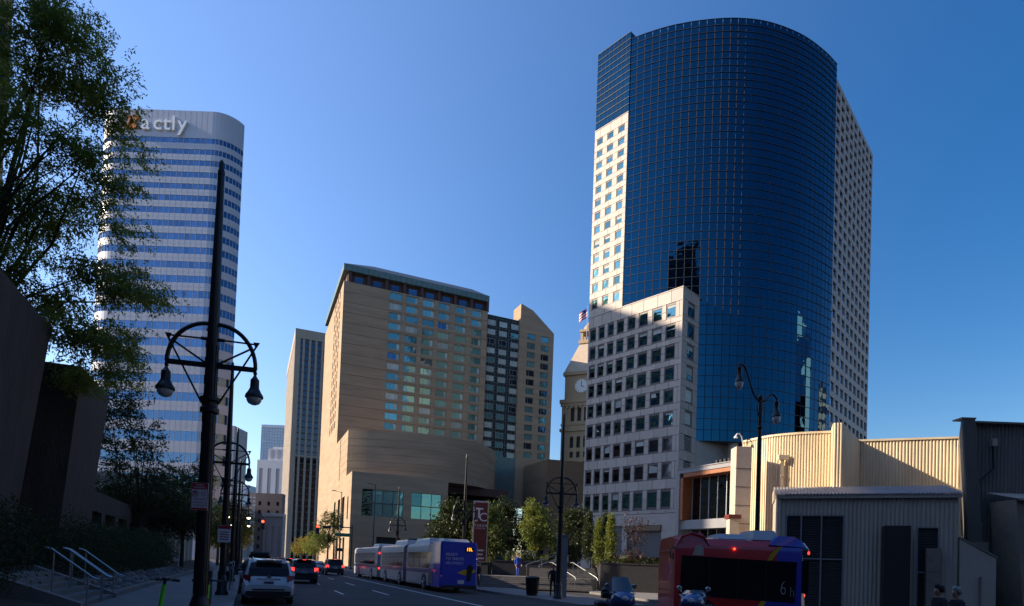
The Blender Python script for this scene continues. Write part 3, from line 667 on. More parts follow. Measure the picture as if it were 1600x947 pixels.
# glazed link with a dense grid and the right wing
b = MB(); b.box(HT1, 77.0, HS + 1.0, 200, 30, 81.0, 'dull_dark'); b.build('link_core', hotel)
GW = window_mesh(2.7, 1.75, 'mullion', 0.08, (0.35,), 0.1); GP = [pane_mesh(2.54, 1.59, k, 0.05) for k in ('hotel_glass', 'hotel_glass_pale', 'hotel_glass_pale', 'hotel_glass', 'hotel_glass_dark')]
lk = MB()
for x in np.arange(HT1 + 0.05, 77.0, 1.1): lk.box(x, x + 0.09, HS + 0.88, HS + 0.98, 36, 81, 'green_copper')
for k in range(46): z = 36 + k * 0.98; lk.box(HT1, 77, HS + 0.90, HS + 0.97, z, z + 0.08, 'green_copper')
lk.build('link_grid', hotel)
for k in range(15):
    for x in (66.0, 70.0, 74.1):
        o = piece('window', GW, hotel, (x, HS + 0.75, 77.6 - 2.97 * k)); piece('pane', random.choice(GP), o, (.08, 0, .08), (R(random.uniform(-.5, .5)), 0, R(random.uniform(-.5, .5))))
wops = [(x, x + 2.9, 75.1 - 2.97 * k, 77.1 - 2.97 * k) for x in (79.6, 84.6) for k in range(14)]
b = MB(); b.T = Matrix.Translation((0, HS, 0)); wall_openings(b, 77.0, 89.2, 20, 78.7, wops, 0.45, 'brown_stone', back='dull_dark'); b.T = None
b.add([(77, HS, 78.7), (89.2, HS, 78.7), (81.3, HS, 84.9), (77, HS, 86.3), (77, HS + 6, 78.7), (89.2, HS + 6, 78.7), (81.3, HS + 6, 84.9), (77, HS + 6, 86.3)], [(0, 1, 2, 3), (1, 5, 6, 2), (2, 6, 7, 3), (4, 0, 3, 7), (5, 4, 7, 6)], 'brown_stone')
b.quad((89.2, HS, 20), (89.2, HS + 20, 20), (89.2, HS + 20, 78.7), (89.2, HS, 78.7), 'brown_stone'); b.quad((77, HS + 1, 20), (77, HS, 20), (77, HS, 78.7), (77, HS + 1, 78.7), 'brown_stone'); b.build('right_wing', hotel)
W2 = window_mesh(2.9, 2.0, 'hotel_frame', 0.10, (0.3,), 0.14); W2P = [pane_mesh(2.7, 1.8, k, 0.07) for k in ('hotel_glass', 'hotel_glass', 'hotel_glass', 'hotel_glass_dark', 'hotel_glass')]
for a, c, z0, z1 in wops:
    o = piece('window', W2, hotel, (a, HS + 0.2, z0)); piece('pane', random.choice(W2P), o, (.1, 0, .1), (R(random.uniform(-.5, .5)), 0, R(random.uniform(-.5, .5))))
# podium with a curved drum above
PS = 145.0
pod = thing('hotel_podium', 'low brown hotel podium with big teal windows and a curved stone drum over it', 'building', xy(0, 0), STA)
b = MB(); b.T = Matrix.Translation((0, PS, 0))
pops = [(24.0, 34.0, 12.3, 18.7), (36.0, 43.6, 12.3, 18.7), (27.8, 33.6, 0.3, 7.4), (35.6, 45.0, 0.3, 7.4)]
wall_openings(b, 21.5, 45.2, 0, 22.6, pops, 0.7, 'brown_stone', back='dull_dark'); b.T = None
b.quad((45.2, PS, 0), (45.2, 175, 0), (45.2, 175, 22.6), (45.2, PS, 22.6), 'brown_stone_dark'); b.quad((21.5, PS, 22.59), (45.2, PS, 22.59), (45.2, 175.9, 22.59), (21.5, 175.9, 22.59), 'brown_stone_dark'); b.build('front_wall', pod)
b = MB(); b.T = Matrix.Translation((21.48, 222, 0)) @ Matrix.Rotation(R(-90), 4, 'Z')
lops = [(x, x + 4.4, 9.5, 17.6) for x in (18, 27, 36, 45, 54, 62)] + [(71.2, 73.0, 11.5, 17.0)] + [(x, x + 3.2, 0.2, 7.2) for x in (30, 36, 42, 48, 54, 60, 66)]
wall_openings(b, 0, 77, 0, 22.6, lops, 0.9, 'brown_stone', back='dull_dark', rm='brown_stone_dark')  # reveals coloured darker than the wall, painting shade into the openings
wall_openings(b, 0, 54, 22.6, 34.3, [], 0.5, 'brown_stone'); b.build('street_wall', pod)
for a, c, n in ((24.0, 34.0, 4), (36.0, 43.6, 3)):
    w = (c - a) / n
    for k in range(n):
        for z0, z1 in ((12.3, 15.4), (15.5, 18.7)):
            q = MB(); q.quad((0.06, 0, 0.05), (w - 0.06, 0, 0.05), (w - .06, 0, z1 - z0 - 0.05), (.06, 0, z1 - z0 - .05), 'hotel_glass' if k else 'teal_glass'); o = q.build('glass_pane', pod, loc=(a + k * w, PS + 0.4, z0)); o.rotation_euler = (R(random.uniform(-.3, .3)), 0, R(random.uniform(-.3, .3)))
    q = MB()
    for k in range(n + 1): q.box(a + k * w - 0.06, a + k * w + 0.06, PS + 0.3, PS + 0.5, 12.3, 18.7, 'win_frame')
    q.box(a, c, PS + 0.32, PS + 0.5, 15.38, 15.5, 'win_frame'); q.build('window_frame', pod)
dr = MB(); ang = []
cx, hw, sg = 44.0, 22.5, 18.3; rad = (hw * hw + sg * sg) / (2 * sg); cy = 168.0 - sg + rad; a0 = math.asin(hw / rad)
arc = [(21.6 + k * 22.4 / 20, cy - rad + 5.4 * (1 - k / 20) ** 2) for k in range(20)] + [(cx + rad * math.sin(lerp(0, a0, k / 22)), cy - rad * math.cos(lerp(0, a0, k / 22))) for k in range(23)]  # left half flattened in plan so the sun misses the drum front
zc = [22.7, 24.6, 26.5, 28.4, 30.3, 32.2, 34.4]
for j in range(6):
    dr.prism([(x, y) for x, y in arc] + [(cx + hw, 185), (cx - hw + 0.1, 185)], zc[j] + (0.0 if j == 0 else 0.07), zc[j + 1], 'brown_stone', top=True)
    if j: dr.prism([(x * 0.998 + cx * 0.002, y + 0.06) for x, y in arc] + [(cx + hw - .1, 185), (cx - hw + .16, 185)], zc[j], zc[j] + 0.07, 'brown_stone_dark')
dr.build('curved_drum', pod)
b = MB(); b.box(45.4, 66, 166, 175, 0, 22.6, 'dull_dark'); b.box(45.4, 66, 155, 166, 20.5, 22.6, 'dark_red'); b.box(66.5, 77, HS + .2, 190, 0, 36, 'green_copper'); b.build('painted_shade_court', pod)  # near-black block paints in the shade below the drum
# low dark wing east of the podium
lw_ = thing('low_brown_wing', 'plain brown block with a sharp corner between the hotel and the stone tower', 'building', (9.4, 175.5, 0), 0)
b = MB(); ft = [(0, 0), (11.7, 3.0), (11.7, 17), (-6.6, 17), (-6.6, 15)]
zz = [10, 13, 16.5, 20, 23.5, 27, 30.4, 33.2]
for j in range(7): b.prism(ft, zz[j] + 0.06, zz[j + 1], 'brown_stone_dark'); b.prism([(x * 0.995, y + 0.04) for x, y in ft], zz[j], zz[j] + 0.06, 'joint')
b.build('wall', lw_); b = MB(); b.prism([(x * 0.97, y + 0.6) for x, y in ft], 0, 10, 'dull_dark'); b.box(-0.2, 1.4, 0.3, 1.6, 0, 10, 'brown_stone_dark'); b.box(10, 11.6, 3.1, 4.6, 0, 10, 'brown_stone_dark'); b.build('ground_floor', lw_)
b = MB(); b.box(-28, 0, 8, 9, 13.0, 14.2, 'brown_stone_dark'); b.box(-28, 0, 8.4, 8.9, 10.2, 10.9, 'brown_stone_dark'); b.build('canopy', lw_)

# =================================================================== STRIPED CONCRETE TOWER
fin = thing('finned_concrete_tower', 'tall beige concrete tower of vertical fins and dark window strips beyond the hotel', 'tower', xy(380, 20), STA)
b = MB(); b.box(0.6, 44, 0.6, 90, 0, 133, 'dark_window'); b.build('window_strips', fin)
b = MB(); b.box(-0.3, 44.4, -0.3, 90.4, 133, 138.6, 'fin_stone'); b.build('top_band', fin); b = MB(); b.box(0, 44, 0, 90, 62, 63, 'fin_stone'); b.build('middle_band', fin)
FM = MB(); FM.box(0, 1.25, 0, 1.2, 0, 133, 'fin_stone'); FM = FM.mesh('fin')
for k in range(11): piece('fin', FM, fin, (4.2 + k * 3.6, -0.05, 0))
CM = MB(); CM.box(0, 3.0, -0.15, 2.4, 0, 133, 'fin_stone'); piece('corner_pier', CM.mesh('corner_pier'), fin, (-0.15, 0, 0))
FM2 = MB(); FM2.box(0, 1.2, 0, 2.6, 0, 133, 'fin_stone'); FM2 = FM2.mesh('fin')
for k in range(20): piece('fin', FM2, fin, (-0.1, 6 + k * 4.2, 0))
fl = MB()
for k in range(36): fl.box(0.4, 43.9, 0.42, 0.6, 3 + k * 3.65, 3.7 + k * 3.65, 'win_frame')
fl.build('spandrels', fin)

# =================================================================== ROUNDED STRIPED OFFICE TOWER
xt = thing('rounded_striped_tower', 'tall office tower with rounded corners and alternating pale bands and blue window ribbons', 'tower', (-150.5, 210, 0), 0)
fp = []
def corner(cx_, cy_, r, a0_, a1_, n=9): return [(cx_ + r * math.cos(R(lerp(a0_, a1_, k / n))), cy_ + r * math.sin(R(lerp(a0_, a1_, k / n)))) for k in range(n + 1)]
fp = corner(5, 9, 9, 200, 270) + corner(38.6, 8.5, 8.5, 270, 345) + [(34, 30), (20, 54), (-18, 54), (-10, 30)]
zw = [1.8 + (865.5 - v) * 0.2234 for v in (210, 228, 246, 265, 284, 303, 323, 344, 365, 387, 410, 433, 457, 482, 508, 534, 562, 591, 620, 650, 682, 716, 750, 785)]
zc_ = []
bands = MB(); ztop = 159.0; prev = ztop
def ring(mb, z0, z1, off, m):
    n = len(fp); q = []
    for i in range(n):
        a, c = Vector(fp[i - 1]), Vector(fp[(i + 1) % n]); d = (c - a).normalized(); q.append((fp[i][0] + d.y * off, fp[i][1] - d.x * off))
    mb.prism(q, z0, z1, m)
wins = []
for i, z in enumerate(zw):
    sp_ = (zw[i] - zw[i + 1]) if i < len(zw) - 1 else 7.8
    h = sp_ * 0.47; ring(bands, z + h / 2, prev, 0.12, 'white_band'); prev = z - h / 2; wins.append((z - h / 2, z + h / 2))
ring(bands, 0, prev, 0.12, 'white_band'); bands.build('pale_bands', xt)
cr_ = MB(); ring(cr_, 2, 150, -0.25, 'dull_dark'); cr_.build('core', xt)
seg = []
px = [(5 + k * (38.6 - 5) / 17, 0.0) for k in range(18)]
for k in range(17): seg.append((px[k], px[k + 1], True))
for pts in (fp[0:10], fp[10:20], fp[19:22]):
    for k in range(len(pts) - 1): seg.append((pts[k], pts[k + 1], False))
rest = MB(); ml = MB(); npx = 0
for z0, z1 in wins:
    for a, c, part in seg:
        a_, c_ = Vector((*a, 0)), Vector((*c, 0)); d = (c_ - a_).normalized(); nr = Vector((d.y, -d.x, 0)); tw = random.gauss(0, 0.01)
        p, q = a_ + d * 0.06 + nr * tw, c_ - d * 0.06 - nr * tw
        vs = [(p.x, p.y, z0), (q.x, q.y, z0), (q.x, q.y, z1), (p.x, p.y, z1)]
        if part and npx < 300: o = MB(); o.add(vs, [(0, 1, 2, 3)], 'strip_glass'); o.build('window_pane', xt); npx += 1
        else: rest.add(vs, [(0, 1, 2, 3)], 'strip_glass')
        e = a_ + nr * 0.06; ml.box(e.x - 0.05, e.x + 0.05, e.y - 0.07, e.y + 0.1, z0, z1, 'white_band')
rest.build('window_ribbons', xt, kind='stuff'); ml.build('mullions', xt)
jl = MB()
for i in range(len(wins)):
    for k in range(0, 17):
        zt_ = ztop if i == 0 else wins[i - 1][0]
        jl.box(px[k][0] - 0.04, px[k][0] + 0.04, -0.135, -0.115, wins[i][1], zt_, 'band_joint')
    if i: jl.box(5, 38.6, -0.134, -0.114, (wins[i][1] + wins[i - 1][0]) / 2 - .04, (wins[i][1] + wins[i - 1][0]) / 2 + .04, 'band_joint')
jl.build('panel_joints', xt)
sg_ = thing('rooftop_letters', 'big raised letters reading xactly near the top of the striped tower', 'sign', (-150.5, 210, 0), 0)
letters = [('a', 15.2), ('c', 19.5), ('t', 22.7), ('l', 25.2), ('y', 28.3)]
for ch, x in letters: piece('letter', text_mesh(ch, 7.4, 0.35, 'pale_letter', offset=0.05), sg_, (x, -0.55, 153.6), UPRIGHT)
b = MB()
for p in ([(8.3, 155.8), (9.9, 156.2), (12.6, 151.9), (11.0, 151.5)], [(11.6, 156.6), (12.8, 155.5), (9.2, 151.2), (7.6, 152.0)]):
    b.add([(x, -0.9, z) for x, z in p] + [(x, -0.2, z) for x, z in p], [(0, 3, 2, 1), (4, 5, 6, 7), (0, 1, 5, 4), (1, 2, 6, 5), (2, 3, 7, 6), (3, 0, 4, 7)], 'orange_letter')
b.build('letter', sg_)['label'] = 'orange letter x made of two brush strokes'

# =================================================================== CLOCK TOWER
KS = 206 / 240
ck = thing('clock_tower', 'old buff stone clock tower with arched windows and steep roof behind the white stone wing', 'clock tower', (18.2 * KS - 0.2, 206, 0), R(-24))
W_ = 13.2
def ckb(mb, ex, z0, z1, m='clock_stone'): mb.box(-ex, W_ + ex, -ex, W_ + ex, z0 * KS, z1 * KS, m)
b = MB(); wall_ops = []
for base, n in ((53.7, 1), (47.5, 0)):
    pass
ar = []
for k in range(3): ar += [(3.2 + k * 2.4, 4.6 + k * 2.4, 60.2 * KS, 65.2 * KS), (3.2 + k * 2.4, 4.5 + k * 2.4, 49.5 * KS, 53.3 * KS), (3.3 + k * 2.4, 4.5 + k * 2.4, 45.6 * KS, 48 * KS), (3.3 + k * 2.4, 4.5 + k * 2.4, 41 * KS, 44 * KS)]
wall_openings(b, 0, W_, 0, 68 * KS, ar, 0.8, 'clock_stone', back='dull_dark')
b.T = Matrix.Translation((0, W_, 0)) @ Matrix.Rotation(R(-90), 4, 'Z'); wall_openings(b, 0, W_, 0, 68 * KS, ar, 0.8, 'clock_stone', back='dull_dark'); b.T = None
b.quad((W_, 0, 0), (W_, W_, 0), (W_, W_, 68 * KS), (W_, 0, 68 * KS), 'clock_stone'); b.build('shaft', ck)
b = MB()
for k in range(3):
    for zt_ in (65.2, 53.3):
        for y_ in (-0.04,):
            b.T = None
            x0 = 3.2 + k * 2.4; pts = [(x0 + 0.7 + 0.72 * math.cos(R(a)), y_, zt_ * KS + 0.72 * math.sin(R(a))) for a in range(0, 181, 20)]
            b.poly(pts, 'dull_dark')
b.build('arch_heads', ck)
b = MB(); ckb(b, 0.7, 67.5, 69.0); ckb(b, 0.4, 66.4, 67.5); ckb(b, 0.5, 56.2, 57.3); ckb(b, 0.25, 58.6, 59.2); ckb(b, -0.6, 69, 78.9); ckb(b, 0.0, 78.9, 80.2)
for k in range(9): b.box(0.2 + k * 1.55, 0.9 + k * 1.55, -0.45, 0, 65.4 * KS, 66.4 * KS, 'clock_stone')
b.build('cornices', ck)
b = MB(); z0, z1 = 80.2 * KS, 93 * KS; i_ = 4.3
b.add([(0.2, .2, z0), (W_ - .2, .2, z0), (W_ - .2, W_ - .2, z0), (.2, W_ - .2, z0), (i_, i_, z1), (W_ - i_, i_, z1), (W_ - i_, W_ - i_, z1), (i_, W_ - i_, z1)], [(0, 1, 5, 4), (1, 2, 6, 5), (2, 3, 7, 6), (3, 0, 4, 7), (4, 5, 6, 7)], 'clock_roof'); b.build('steep_roof', ck)
b = MB(); b.box(3.9, W_ - 3.9, 3.9, W_ - 3.9, z1, z1 + 1.2, 'clock_stone')
for x in (4.4, 7.9):
    for y in (4.4, 7.9): b.box(x, x + 0.9, y, y + 0.9, z1 + 1.2, z1 + 4.2, 'clock_stone')
b.box(4.1, W_ - 4.1, 4.1, W_ - 4.1, z1 + 4.2, z1 + 5.0, 'clock_stone'); b.lathe([(2.0, z1 + 5), (1.4, z1 + 6.6), (0.2, z1 + 8)], (W_ / 2, W_ / 2, 0), 12, 'clock_stone'); b.build('lantern', ck)
b = MB(); b.lathe([(2.3, 0), (2.3, 0.25)], (W_ / 2, 0.36, 74.3 * KS), 32, 'clock_face', axis='y'); fc = b.build('clock_face', ck)
b = MB(); b.box(W_ / 2 - 0.08, W_ / 2 + 0.08, 0.28, 0.34, 74.3 * KS - 0.2, 74.3 * KS + 1.7, 'dull_dark'); b.T = Matrix.Translation((W_ / 2, 0, 74.3 * KS)) @ Matrix.Rotation(R(112), 4, 'Y'); b.box(-0.1, .1, 0.27, 0.33, -0.2, 1.2, 'dull_dark'); b.T = None
for k in range(12): a = k * math.pi / 6; x, z = W_ / 2 + 1.95 * math.sin(a), 74.3 * KS + 1.95 * math.cos(a); b.box(x - .07, x + .07, 0.3, 0.35, z - .16, z + .16, 'dull_dark')
b.build('clock_hands', fc)
fg = thing('roof_flag', 'red and white striped flag hanging on its pole above the clock tower', 'flag', (22.9, 204, 84.6), R(-10))
b = MB(); b.tube([(0, 0, -4), (0, 0, 7)], 0.1, 6, 'mullion'); b.build('flagpole', fg)
b = MB()
for k in range(7):
    z = 6.4 - k * 0.48
    n = 6; 
    for j in range(n):
        x0, x1 = -0.1 - j * 0.45, -0.1 - (j + 1) * 0.45; y0, y1 = 0.25 * math.sin(j * 1.1), 0.25 * math.sin((j + 1) * 1.1); dz = -0.33 * j
        m_ = 'flag_blue' if (k < 3 and j < 3) else ('flag_red' if k % 2 == 0 else 'sign_white')
        b.quad((x0, y0, z + dz), (x1, y1, z + dz - 0.33), (x1, y1, z + dz - 0.81), (x0, y0, z + dz - 0.48), m_)
b.build('cloth', fg)

# =================================================================== FAR BUILDINGS DOWN THE STREET
def far_block(name, label, x0, x1, y, d, h, m, cols, rows_, wm, wfx=0.55, wfz=0.5, top=None):
    r_ = thing(name, label, 'building', (x0, y, 0), 0); w = x1 - x0; b = MB(); cw_, rh = w / cols, (h - 3) / rows_
    ops = [(i * cw_ + cw_ * (1 - wfx) / 2, (i + 1) * cw_ - cw_ * (1 - wfx) / 2, j * rh + rh * (1 - wfz) / 2, (j + 1) * rh - rh * (1 - wfz) / 2) for i in range(cols) for j in range(rows_)]
    wall_openings(b, 0, w, 0, h, ops, 0.5, m, back=wm)
    b.quad((w, 0, 0), (w, d, 0), (w, d, h), (w, 0, h), m); b.quad((0, d, 0), (0, 0, 0), (0, 0, h), (0, d, h), m); b.quad((0, 0, h), (w, 0, h), (w, d, h), (0, d, h), m); b.build('wall', r_)
    if top: q = MB(); q.box(*top, 'far_pale' if m == 'far_pale' else m); q.build('roof_block', r_)
    return r_
far_block('blue_glass_highrise', 'pale blue glass highrise rising behind the white stepped building', -298, -255, 700, 40, 155.5, 'far_blue', 14, 44, 'far_blue', 0.92, 0.8)
dc = far_block('white_stepped_building', 'white stepped office block with dark vertical window strips down the street', -215, -180, 500, 30, 82, 'far_pale', 5, 1, 'far_grey', 0.42, 0.9)
q = MB(); q.box(8, 34, 2, 26, 82, 92, 'far_pale'); q.box(11, 30, 4, 24, 92, 94, 'far_pale'); q.build('upper_step', dc)
for k in range(4):
    q = MB(); q.box(10 + k * 5.5, 12.6 + k * 5.5, 1.9, 2.0, 83, 91, 'far_grey'); q.build('window_strip', dc)
far_block('low_brown_building', 'low brownish stone building at the foot of the white stepped block', -129, -115.6, 300, 4, 33.2, 'far_brown', 3, 7, 'dull_dark', 0.3, 0.45)
b_ = far_block('grey_stone_building', 'grey classical building with a tall recessed arch beside the far signal', -108.6, -100.2, 262, 3, 20.5, 'far_grey', 3, 1, 'far_grey', 0.35, 0.7)
q = MB(); q.box(-0.5, 8.9, -0.8, -.02, 19.2, 20.6, 'far_pale'); q.build('cornice', b_)
far_block('slim_grey_highrise', 'slim grey highrise just right of the striped tower with gridded windows', -291, -282.5, 600, 30, 131.2, 'far_grey', 4, 36, 'far_blue', 0.6, 0.55)
far_block('small_glass_block', 'small pale glass block at the far end of the street behind lamps', -278, -266.5, 600, 30, 72.4, 'far_blue', 6, 18, 'far_blue', 0.9, 0.8)
far_block('brown_balcony_block', 'narrow brown block with stacked floors between glass block and white building', -265.5, -257.5, 600, 30, 65, 'far_brown', 2, 16, 'far_pale', 0.75, 0.4)
far_block('far_left_office', 'pale low office building behind the street trees on the left', -170, -132, 285, 30, 26, 'far_pale', 12, 6, 'dull_dark', 0.6, 0.55)

# =================================================================== BUILDINGS BEYOND THE FRAME (they shade the street and show in the glass)
def off_tower(name, label, x, y, rz, w, d, h, m, gm, fl_h=4.0):
    r_ = thing(name, label, 'building', (x, y, 0), rz); b = MB(); b.box(0, w, 0, d, 0, h, m); b.build('wall', r_); q = MB()
    n = int(h / fl_h)
    for k in range(n):
        z = 2 + k * fl_h; q.box(0.6, w - 0.6, -0.06, 0.1, z, z + fl_h * 0.5, gm); q.box(w - 0.1, w + 0.06, 0.6, d - 0.6, z, z + fl_h * 0.5, gm); q.box(-0.06, 0.1, 0.6, d - 0.6, z, z + fl_h * 0.5, gm); q.box(0.6, w - 0.6, d - 0.1, d + 0.06, z, z + fl_h * 0.5, gm)
    q.build('window_ribbons', r_); return r_
off_tower('brown_highrise', 'brown highrise standing left of the big tree just outside the view', -154.7, 75.3, R(-26), 28, 60, 110.8, 'brown_stone', 'dark_window')
p = xy(-62, -52); off_tower('plain_office_slab', 'broad office slab left of the pavement outside the view', p.x, p.y, STA, 22, 109.6, 48, 'tan_concrete', 'dark_window')
p = xy(52.5, -62); off_tower('midrise_office', 'mid height office left of the street trees outside the view', p.x, p.y, STA, 16, 34, 32.5, 'tan_concrete', 'dark_window')
off_tower('black_highrise', 'black highrise behind the viewer mirrored in the curved glass', -30, -82, R(2), 50, 26, 146, 'dull_dark', 'dark_window')
wt = thing('slim_white_tower', 'slim dark glass tower with white edges off to the right, mirrored in the curved glass', 'building', (176, 74, 0), R(78))
b = MB(); b.box(0, 30, -14, 0, 0, 92, 'strip_glass'); b.build('glass_shaft', wt); b = MB(); b.box(22, 30.3, -14.3, .4, 0, 84, 'pale_letter'); b.build('white_flank', wt)
b = MB(); b.box(3, 12, -12, .3, 92, 101, 'pale_letter'); b.build('crown', wt); b = MB(); b.box(13, 21, -12, .3, 92, 97, 'pale_letter'); b.build('crown', wt)
off_tower('tan_tower', 'tan tower off to the right mirrored beside the white one', 186, 122, R(75), 14, 12, 72, 'beige_stone', 'dark_window')
off_tower('corner_office', 'dark office on the corner behind the viewer to the right', 48, -40, R(15), 40, 40, 42, 'far_brown', 'dark_window')
off_tower('low_office_block', 'low pale office behind the viewer across the junction', 24, -74, R(-4), 62, 25, 32, 'far_brown', 'dark_window')
off_tower('brick_warehouse', 'brick warehouse behind the viewer on the left', -70, -70, R(10), 55, 25, 26, 'far_brown', 'dark_window')
# =================================================================== LEFT: BATTERED DARK CONCRETE BUILDING
def slab(mb, s0, s1, t0, t1, z0, z1, lean_s0, lean_s1, lean_t, m='dark_concrete'):
    """street-aligned block whose top overhangs its base by the given leans"""
    lo = [xy(s0, t1, z0), xy(s1, t1, z0), xy(s1, t0, z0), xy(s0, t0, z0)]
    hi = [xy(s0 - lean_s0, t1 + lean_t, z1), xy(s1 + lean_s1, t1 + lean_t, z1), xy(s1 + lean_s1, t0, z1), xy(s0 - lean_s0, t0, z1)]
    mb.add(lo + hi, [(0, 1, 2, 3), (7, 6, 5, 4), (0, 4, 5, 1), (1, 5, 6, 2), (2, 6, 7, 3), (3, 7, 4, 0)], m)
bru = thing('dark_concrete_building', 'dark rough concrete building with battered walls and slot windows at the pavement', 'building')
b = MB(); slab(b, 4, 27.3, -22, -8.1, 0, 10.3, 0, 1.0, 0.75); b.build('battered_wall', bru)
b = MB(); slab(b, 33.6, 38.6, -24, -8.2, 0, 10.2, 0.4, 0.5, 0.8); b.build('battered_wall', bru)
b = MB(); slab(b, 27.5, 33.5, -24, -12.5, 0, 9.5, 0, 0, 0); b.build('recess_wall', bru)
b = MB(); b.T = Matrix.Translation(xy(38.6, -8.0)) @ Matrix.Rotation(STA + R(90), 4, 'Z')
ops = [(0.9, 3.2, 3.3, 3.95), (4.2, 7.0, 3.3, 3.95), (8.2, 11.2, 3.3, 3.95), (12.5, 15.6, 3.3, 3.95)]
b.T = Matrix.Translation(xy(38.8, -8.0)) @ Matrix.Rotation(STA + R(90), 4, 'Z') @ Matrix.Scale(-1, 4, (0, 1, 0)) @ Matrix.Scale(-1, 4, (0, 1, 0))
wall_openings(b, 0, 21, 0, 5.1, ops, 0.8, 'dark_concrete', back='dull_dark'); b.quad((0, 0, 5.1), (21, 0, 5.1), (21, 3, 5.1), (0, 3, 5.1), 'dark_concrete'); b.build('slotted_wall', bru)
b = MB(); b.box(-0.01, 0, 0, 0, 0, 0, 'dark_concrete') if False else None
q = MB(); q.T = Matrix.Translation(xy(28, -8.02)) @ Matrix.Rotation(STA + R(90), 4, 'Z'); q.box(6, 10.5, 0.0, 0.02, 2.88, 2.93, 'dull_dark'); q.build('formwork_joint', bru)
# further arcade beyond the hedge
far_b = thing('columned_lobby', 'low pale columned lobby with steps behind the far street trees', 'building', xy(66, -12), STA)
for k in range(6): q = MB(); q.box(4.2, 5.0, k * 5, k * 5 + 0.8, 0, 7, 'beige_stone'); q.build('column', far_b)
q = MB(); q.box(-8, 5.2, -0.5, 26.5, 7, 9, 'beige_stone'); q.build('roof', far_b); q = MB(); q.box(-8, 2, -0.4, 26.4, 0, 7, 'dark_window'); q.build('wall', far_b)
hr = thing('far_handrail', 'white handrail of the lobby steps beyond the hedge', 'railing', xy(60, -6.8), STA)
q = MB()
for k in range(2):
    q.tube([(-2, k * 2.2, 2.3), (1.2, k * 2.2, 1.1)], 0.05, 6, 'sign_white'); q.tube([(-2, k * 2.2, 2.3), (-2, k * 2.2, 1)], 0.04, 6, 'sign_white'); q.tube([(1.2, k * 2.2, 1.1), (1.2, k * 2.2, .1)], 0.04, 6, 'sign_white')
q.build('rails', hr)
# steps with steel handrails up to the left
stp = thing('side_steps', 'short flight of concrete steps rising left between the bushes', 'steps', xy(20.5, -4.3), STA)
for k in range(6):
    q = MB(); q.box(-0.35 * (k + 1) - (0 if k < 5 else 2.0), -0.35 * k, 0, 4.4, 0.12, 0.12 + 0.15 * (k + 1), 'step_stone'); q.build('step', stp)
for nm, s0 in (('cheek_wall', -0.42), ('cheek_wall', 4.42)):
    q = MB(); q.add([(0.1, s0, 0), (0.1, s0 + 0.4, 0), (-2.3, s0 + .4, 0), (-2.3, s0, 0), (0.1, s0, 0.3), (0.1, s0 + 0.4, 0.3), (-2.3, s0 + .4, 1.2), (-2.3, s0, 1.2)], [(0, 1, 2, 3), (4, 7, 6, 5), (0, 4, 5, 1), (1, 5, 6, 2), (2, 6, 7, 3), (3, 7, 4, 0)], 'concrete_walk'); q.build(nm, stp)
for k, (yy, nm) in enumerate(((0.3, 'steel handrail nearest the viewer on the left steps'), (2.1, 'doubled middle steel handrail on the left steps'), (4.0, 'steel handrail against the hedge on the left steps'))):
    h = thing('handrail', nm, 'handrail', xy(20.7 + yy, -4.15), STA, 'steel handrails on the left steps')
    for j in range(2 if k == 1 else 1):
        q = MB(); y_ = j * 0.22; q.tube([(0.15, y_, 0.93), (0, y_, 1.0), (-1.0, y_, 1.78), (-1.15, y_, 1.82)], 0.028, 8, 'steel_rail'); q.build('top_rail', h, smooth=50)
        for x, z0, z1 in ((-0.1, 0.2, 1.06), (-0.95, 0.5, 1.74)): q = MB(); q.tube([(x, y_, z0 - 0.2), (x, y_, z1)], 0.022, 8, 'steel_rail'); q.build('post', h)
# planter with boulders, soil, hedge
q = MB()
for s0 in range(26, 96, 2): q.quad(tuple(xy(s0, -4.55, .3)), tuple(xy(s0, -8.1, 1.1)), tuple(xy(s0 + 2, -8.1, 1.1)), tuple(xy(s0 + 2, -4.55, .3)), 'soil')
q.quad(tuple(xy(2, -4.6, .25)), tuple(xy(2, -8.2, .9)), tuple(xy(19.8, -8.2, .9)), tuple(xy(19.8, -4.6, .25)), 'soil'); structure(q.build('planting_bed'))
ed = thing('planter_kerb', 'long pale concrete edging between the pavement and the hedge bed', 'kerb', xy(25.5, -4.3), STA)
for k in range(18): q = MB(); q.box(-0.3, 0, k * 4, k * 4 + 3.97, 0, 0.32, 'concrete_walk'); q.build('edging_block', ed)
rock_meshes = []
for k in range(4):
    q = MB(); me = None; n = 8
    prof = [(0.02, -0.5), (0.42, -0.35), (0.55, 0.0), (0.42, 0.32), (0.05, 0.45)]; q.lathe(prof, (0, 0, 0), n, 'field_stone'); q.v = [Vector(v) * random.uniform(0.82, 1.2) for v in q.v]; rock_meshes.append(q.mesh('stone', smooth=50))
rw = thing('boulder_edging', 'low row of rough grey field stones along the hedge bed', 'stones', xy(25.6, -4.7), STA)
for k in range(110):
    y_ = 0.3 * k + random.uniform(-0.1, 0.1); sc = random.uniform(0.3, 0.55)
    piece('stone', random.choice(rock_meshes), rw, (-0.15 - (k % 3) * 0.28, y_, 0.28 + (k % 3) * 0.16), (random.uniform(-.4, .4), random.uniform(-.4, .4), random.uniform(0, 6)), (sc, sc * random.uniform(0.8, 1.3), sc * 0.75))
def hedge(name, label, loc, blobs, m, K=6, ll=0.085, lw=0.045, cat='hedge', sprig=0.28):
    return tree(name, label, loc, blobs, 0, 0, m, K, sprig, ll, lw, cat=cat, spread=0.05)
hb = []
for k in range(14):
    p = xy(27.5 + k * 2.1, -6.2 + random.uniform(-.3, .3)); hb.append((p.x, p.y, 1.8 + random.uniform(-.15, .25), 1.45, 1.45, 1.4, 680))
